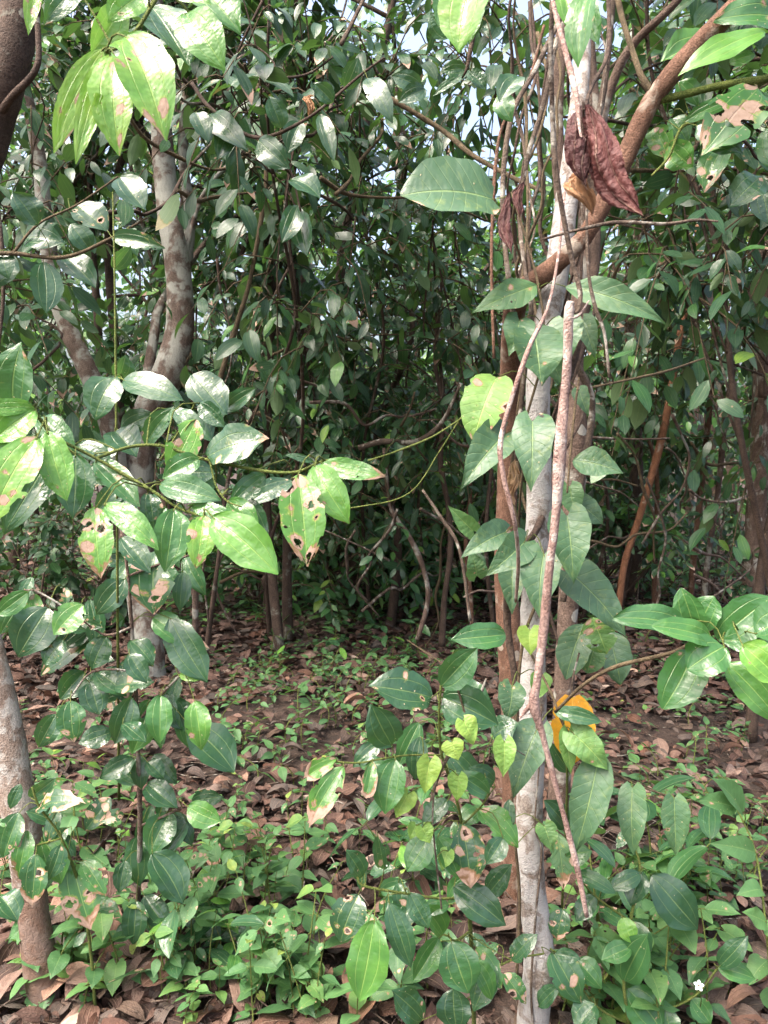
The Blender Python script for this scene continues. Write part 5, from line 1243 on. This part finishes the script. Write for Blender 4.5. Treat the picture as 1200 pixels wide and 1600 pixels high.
# ------------------------------------------------------------------ herbs and seedlings of the forest floor
def herb_proto(kind, seed):
    """Builds one plant at the origin: stem and leaves as parts."""
    rng = np.random.RandomState(seed)
    name = {'herb': 'herb', 'seed': 'seedling', 'gloss': 'seedling', 'heart': 'creeping_vine'}[kind]
    root = thing(name, (0, 0, 0), 'x', 'plant')
    if kind == 'herb':
        h = rng.uniform(.16, .30); n = rng.randint(3, 5); size, mat, shp, tint, wr = .092, M_HERB, 'herb', .44, .58
    elif kind == 'seed':
        h = rng.uniform(.06, .11); n = 2; size, mat, shp, tint, wr = .052, M_HERB, 'herb', .42, .52
    elif kind == 'gloss':
        h = rng.uniform(.12, .24); n = 3; size, mat, shp, tint, wr = .085, M_LEAF, 'oval', .38, .44
    else:
        h = rng.uniform(.10, .20); n = 4; size, mat, shp, tint, wr = .045, M_HERB, 'heart', .55, .85
    top = np.array([rng.randn() * .03, rng.randn() * .03, h])
    pts = spline(np.array([[0, 0, -.02], [rng.randn() * .015, rng.randn() * .015, h * .5], top]), 10)
    mb = MB(); mb.tube(pts[::3], [.0026, .0022, .0018, .0012], 5, 10); mb.build('stem', B_GREEN, root)
    az = rng.rand() * 6.28
    for k in range(n):
        t = (k + 1.0) / n
        p = pts[min(int(t * 9), 9)]
        for sgn in (0, 1) if k < n - 1 or kind != 'seed' else (0, 1, 2):
            a = az + k * 1.57 + sgn * (3.14 if kind != 'seed' or k < n - 1 else 2.1) + rng.randn() * .25
            ax = np.array([math.cos(a), math.sin(a), rng.uniform(-.9, .4)])
            L = size * (1.15 - .4 * t * (kind == 'herb')) * rng.uniform(.5, 1.25)
            b = p + nrm(ax) * .010
            m = MB()
            m.tube(np.array([p, b + nrm(ax) * .004]), [.0010, .0008], 4, 3, mi=1)
            leaves(m, b, ax, ZUP + rng.randn(3) * .25, L, L * wr, rng.uniform(.1, .8), rng.uniform(.05, .3), .03, np.array([rng.rand(), rng.rand() * .8 if rng.rand() < .5 else 0, 0, np.clip(tint + rng.randn() * .20, 0, 1)]), shp, 12, 6, 0, rng)
            m.build('leaf', [mat, B_GREEN], root)
    return root


PROTO = {k: [herb_proto(k, 940 + 10 * j + i) for i in range(n)] for j, (k, n) in enumerate([('herb', 5), ('seed', 4), ('gloss', 4), ('heart', 4)])}
USED = set()


def put(kind, x, y, label, group, s=1.0, rng=None, tilt=.12):
    p = PROTO[kind][rng.randint(len(PROTO[kind]))]
    o = p if p.name not in USED else copy_tree(p)
    USED.add(o.name)
    o.location = (x, y, float(gz(x, y)) + .012)
    o.rotation_euler = (rng.randn() * tilt, rng.randn() * tilt, rng.rand() * 6.28)
    o.scale = (s, s, s)
    tag(o, label, 'plant', group)
    return o


PATCHES = [
    ('herb', 34, 700, 1330, 480, 190, .62, 'young soft-leaved herb scattered in the open litter between the saplings', 'scattered young herbs'),
    ('herb', 26, 180, 1400, 200, 200, .8, 'soft-leaved herb among the glossy saplings of the lower left', 'herbs among the left saplings'),
    ('herb', 18, 1080, 1420, 130, 160, .75, 'soft-leaved herb in the litter of the lower right', 'herbs in the right litter'),
    ('herb', 34, 415, 1490, 150, 180, .95, 'soft matt green herb in the dense patch left of the middle', 'herbs of the patch left of the middle'),
    ('herb', 10, 290, 1390, 90, 80, .9, 'soft matt green herb growing right behind the lower glossy sapling', 'herbs behind the lower sapling'),
    ('herb', 10, 560, 1600, 120, 60, .95, 'soft matt green herb at the bottom under the centre sapling', 'herbs under the centre sapling'),
    ('herb', 12, 1010, 1540, 130, 120, .95, 'soft green herb right of the white trunk foot', 'herbs right of the white trunk'),
    ('heart', 18, 1000, 1570, 150, 110, 1.3, 'light green heart-leaved creeper right of the white trunk foot', 'creepers right of the white trunk'),
    ('heart', 12, 120, 1560, 90, 70, 1.2, 'light green creeper at the foot of the pale leaning trunk', 'creepers at the leaning trunk'),
    ('herb', 10, 120, 1310, 80, 70, 1.1, 'soft green herb behind the tattered sapling at the left', 'herbs at the left edge'),
    ('gloss', 10, 1010, 1450, 110, 80, 1.5, 'glossy dark seedling among the herbs right of the white trunk', 'glossy seedlings on the right'),
    ('gloss', 8, 330, 1560, 90, 40, 1.0, 'glossy seedling on the litter in front of the herb patch', 'glossy seedlings in front of the herb patch'),
    ('gloss', 8, 640, 1440, 80, 80, 1.2, 'glossy dark seedling round the centre sapling', 'glossy seedlings round the centre sapling'),
    ('seed', 30, 1100, 1300, 110, 190, 1.25, 'small seedling standing in the open litter at the right', 'seedlings in the right litter'),
    ('seed', 90, 620, 1070, 210, 120, 1.3, 'small seedling standing on the litter of the clearing', 'seedlings in the clearing'),
    ('seed', 36, 430, 1130, 90, 120, 1.2, 'small seedling on the litter left in the clearing', 'seedlings left in the clearing'),
    ('gloss', 12, 540, 1010, 190, 60, 1.1, 'dark glossy seedling at the back of the clearing', 'glossy seedlings at the back'),
    ('seed', 34, 980, 960, 200, 60, 1.7, 'bright seedling on the shaded floor behind the red stems', 'seedlings behind the red stems'),
    ('seed', 30, 620, 925, 190, 35, 1.6, 'bright seedling on the floor at the far edge of the clearing', 'seedlings at the far edge'),
    ('herb', 12, 300, 1610, 280, 45, .7, 'soft-leaved herb along the near edge of the litter, left of the white trunk', 'herbs at the near edge'),
    ('heart', 6, 330, 1590, 300, 60, 1.0, 'small creeper with heart-shaped leaves at the near edge of the litter', 'creepers at the near edge'),
]
for i, (kind, n, cx, cy, rx, ry, s, lab, grp) in enumerate(PATCHES):
    rng = np.random.RandomState(970 + i)
    for k in range(n):
        r = rng.rand() ** .6; a = rng.rand() * 6.28
        g = G(cx + rx * r * math.cos(a), max(cy + ry * r * math.sin(a), 890))
        put(kind, g[0], g[1], lab, grp, s * rng.uniform(.7, 1.2), rng)
for k in PROTO:
    for p in PROTO[k]:
        if p.name not in USED:
            for c in list(p.children):
                bpy.data.objects.remove(c)
            bpy.data.objects.remove(p)

# ground cover far back: nobody could count it
def ground_cover():
    rng = np.random.RandomState(990)
    mb = MB()
    N = 15000
    y = rng.uniform(6.2, 16, N); x = y * rng.uniform(-.5, .55, N)
    k = rng.rand(N) < np.clip(.35 + .65 * np.sin(x * 2.3) * np.sin(y * 1.7 + x), 0.05, 1)
    x, y = x[k], y[k]; n = len(x)
    z = gz(x, y) + rng.rand(n) ** 2 * np.clip((y - 5.6) * .16, .05, .75) + .02
    a = rng.rand(n) * 6.28
    L = rng.uniform(.05, .12, n)
    at = np.stack([rng.rand(n), np.zeros(n), np.zeros(n), np.clip(rng.normal(.5, .2, n), 0, 1)], -1)
    leaves(mb, np.stack([x, y, z], -1), np.stack([np.cos(a), np.sin(a), rng.randn(n) * .3], -1), ZUP + rng.randn(n, 3) * .3, L, L * .5, .4, .15, .02, at, 'herb', 4, 2, 0, rng)
    # patchy seedlings nearer by, too many and too small to count
    N = 2600
    cx = rng.uniform(-2.6, 2.6, 300); cy = rng.uniform(3.0, 7.5, 300); k = rng.randint(300, size=N)
    x = cx[k] + rng.randn(N) * .05; y = cy[k] + rng.randn(N) * .05; a = rng.rand(N) * 6.28; L = rng.uniform(.025, .06, N)
    at = np.stack([rng.rand(N), np.zeros(N), np.zeros(N), np.clip(rng.normal(.42, .2, N), 0, 1)], -1)
    leaves(mb, np.stack([x, y, gz(x, y) + rng.uniform(.02, .10, N)], -1), np.stack([np.cos(a), np.sin(a), rng.randn(N) * .3], -1), ZUP + rng.randn(N, 3) * .35, L, L * .52, .4, .15, .02, at, 'herb', 5, 2, 0, rng)
    mb.build('undergrowth', M_HERB, None, 'low green undergrowth far back on the forest floor', None, None, 'stuff')


ground_cover()

# small white flower at the lower right
def flower():
    rng = np.random.RandomState(995)
    c = P(1092, 1540, 1.72)
    root = thing('flower', G(1086, 1600), 'tiny white flower open above the creepers at the lower right', 'flower')
    m, nt = nodes_for('white_petal'); T = NT(nt)
    b = T.n('ShaderNodeBsdfPrincipled'); b.inputs['Base Color'].default_value = c4(.58, .56, .64); b.inputs['Roughness'].default_value = .6
    o = T.n('ShaderNodeOutputMaterial'); T.link(b.outputs[0], o.inputs[0])
    v = nrm(CAMP - c); s = nrm(np.cross(v, ZUP)); u = np.cross(s, v)
    for k in range(5):
        a = k * 6.283 / 5 + .3
        ax = s * math.cos(a) + u * math.sin(a)
        mb = MB(); leaves(mb, c + ax * .002, ax + v * .15, v, .0095, .0072, .9, .1, .02, np.array([0, 0, 0, 0]), 'round', 8, 4, 0, rng); mb.build('petal', m, root)
    mb = MB(); mb.tube(np.array([c - v * .004, c + v * .003]), [.0022, .0012], 8, 4); mb.build('flower_centre', M_YELLOW, root)
    mb = MB(); mb.tube(np.array([G(1086, 1600), (G(1086, 1600) + c) / 2 + np.array([.01, 0, .01]), c - v * .003]), [.0014, .0012, .001], 5, 8); mb.build('stem', B_GREEN, root)
    finish(root)


flower()
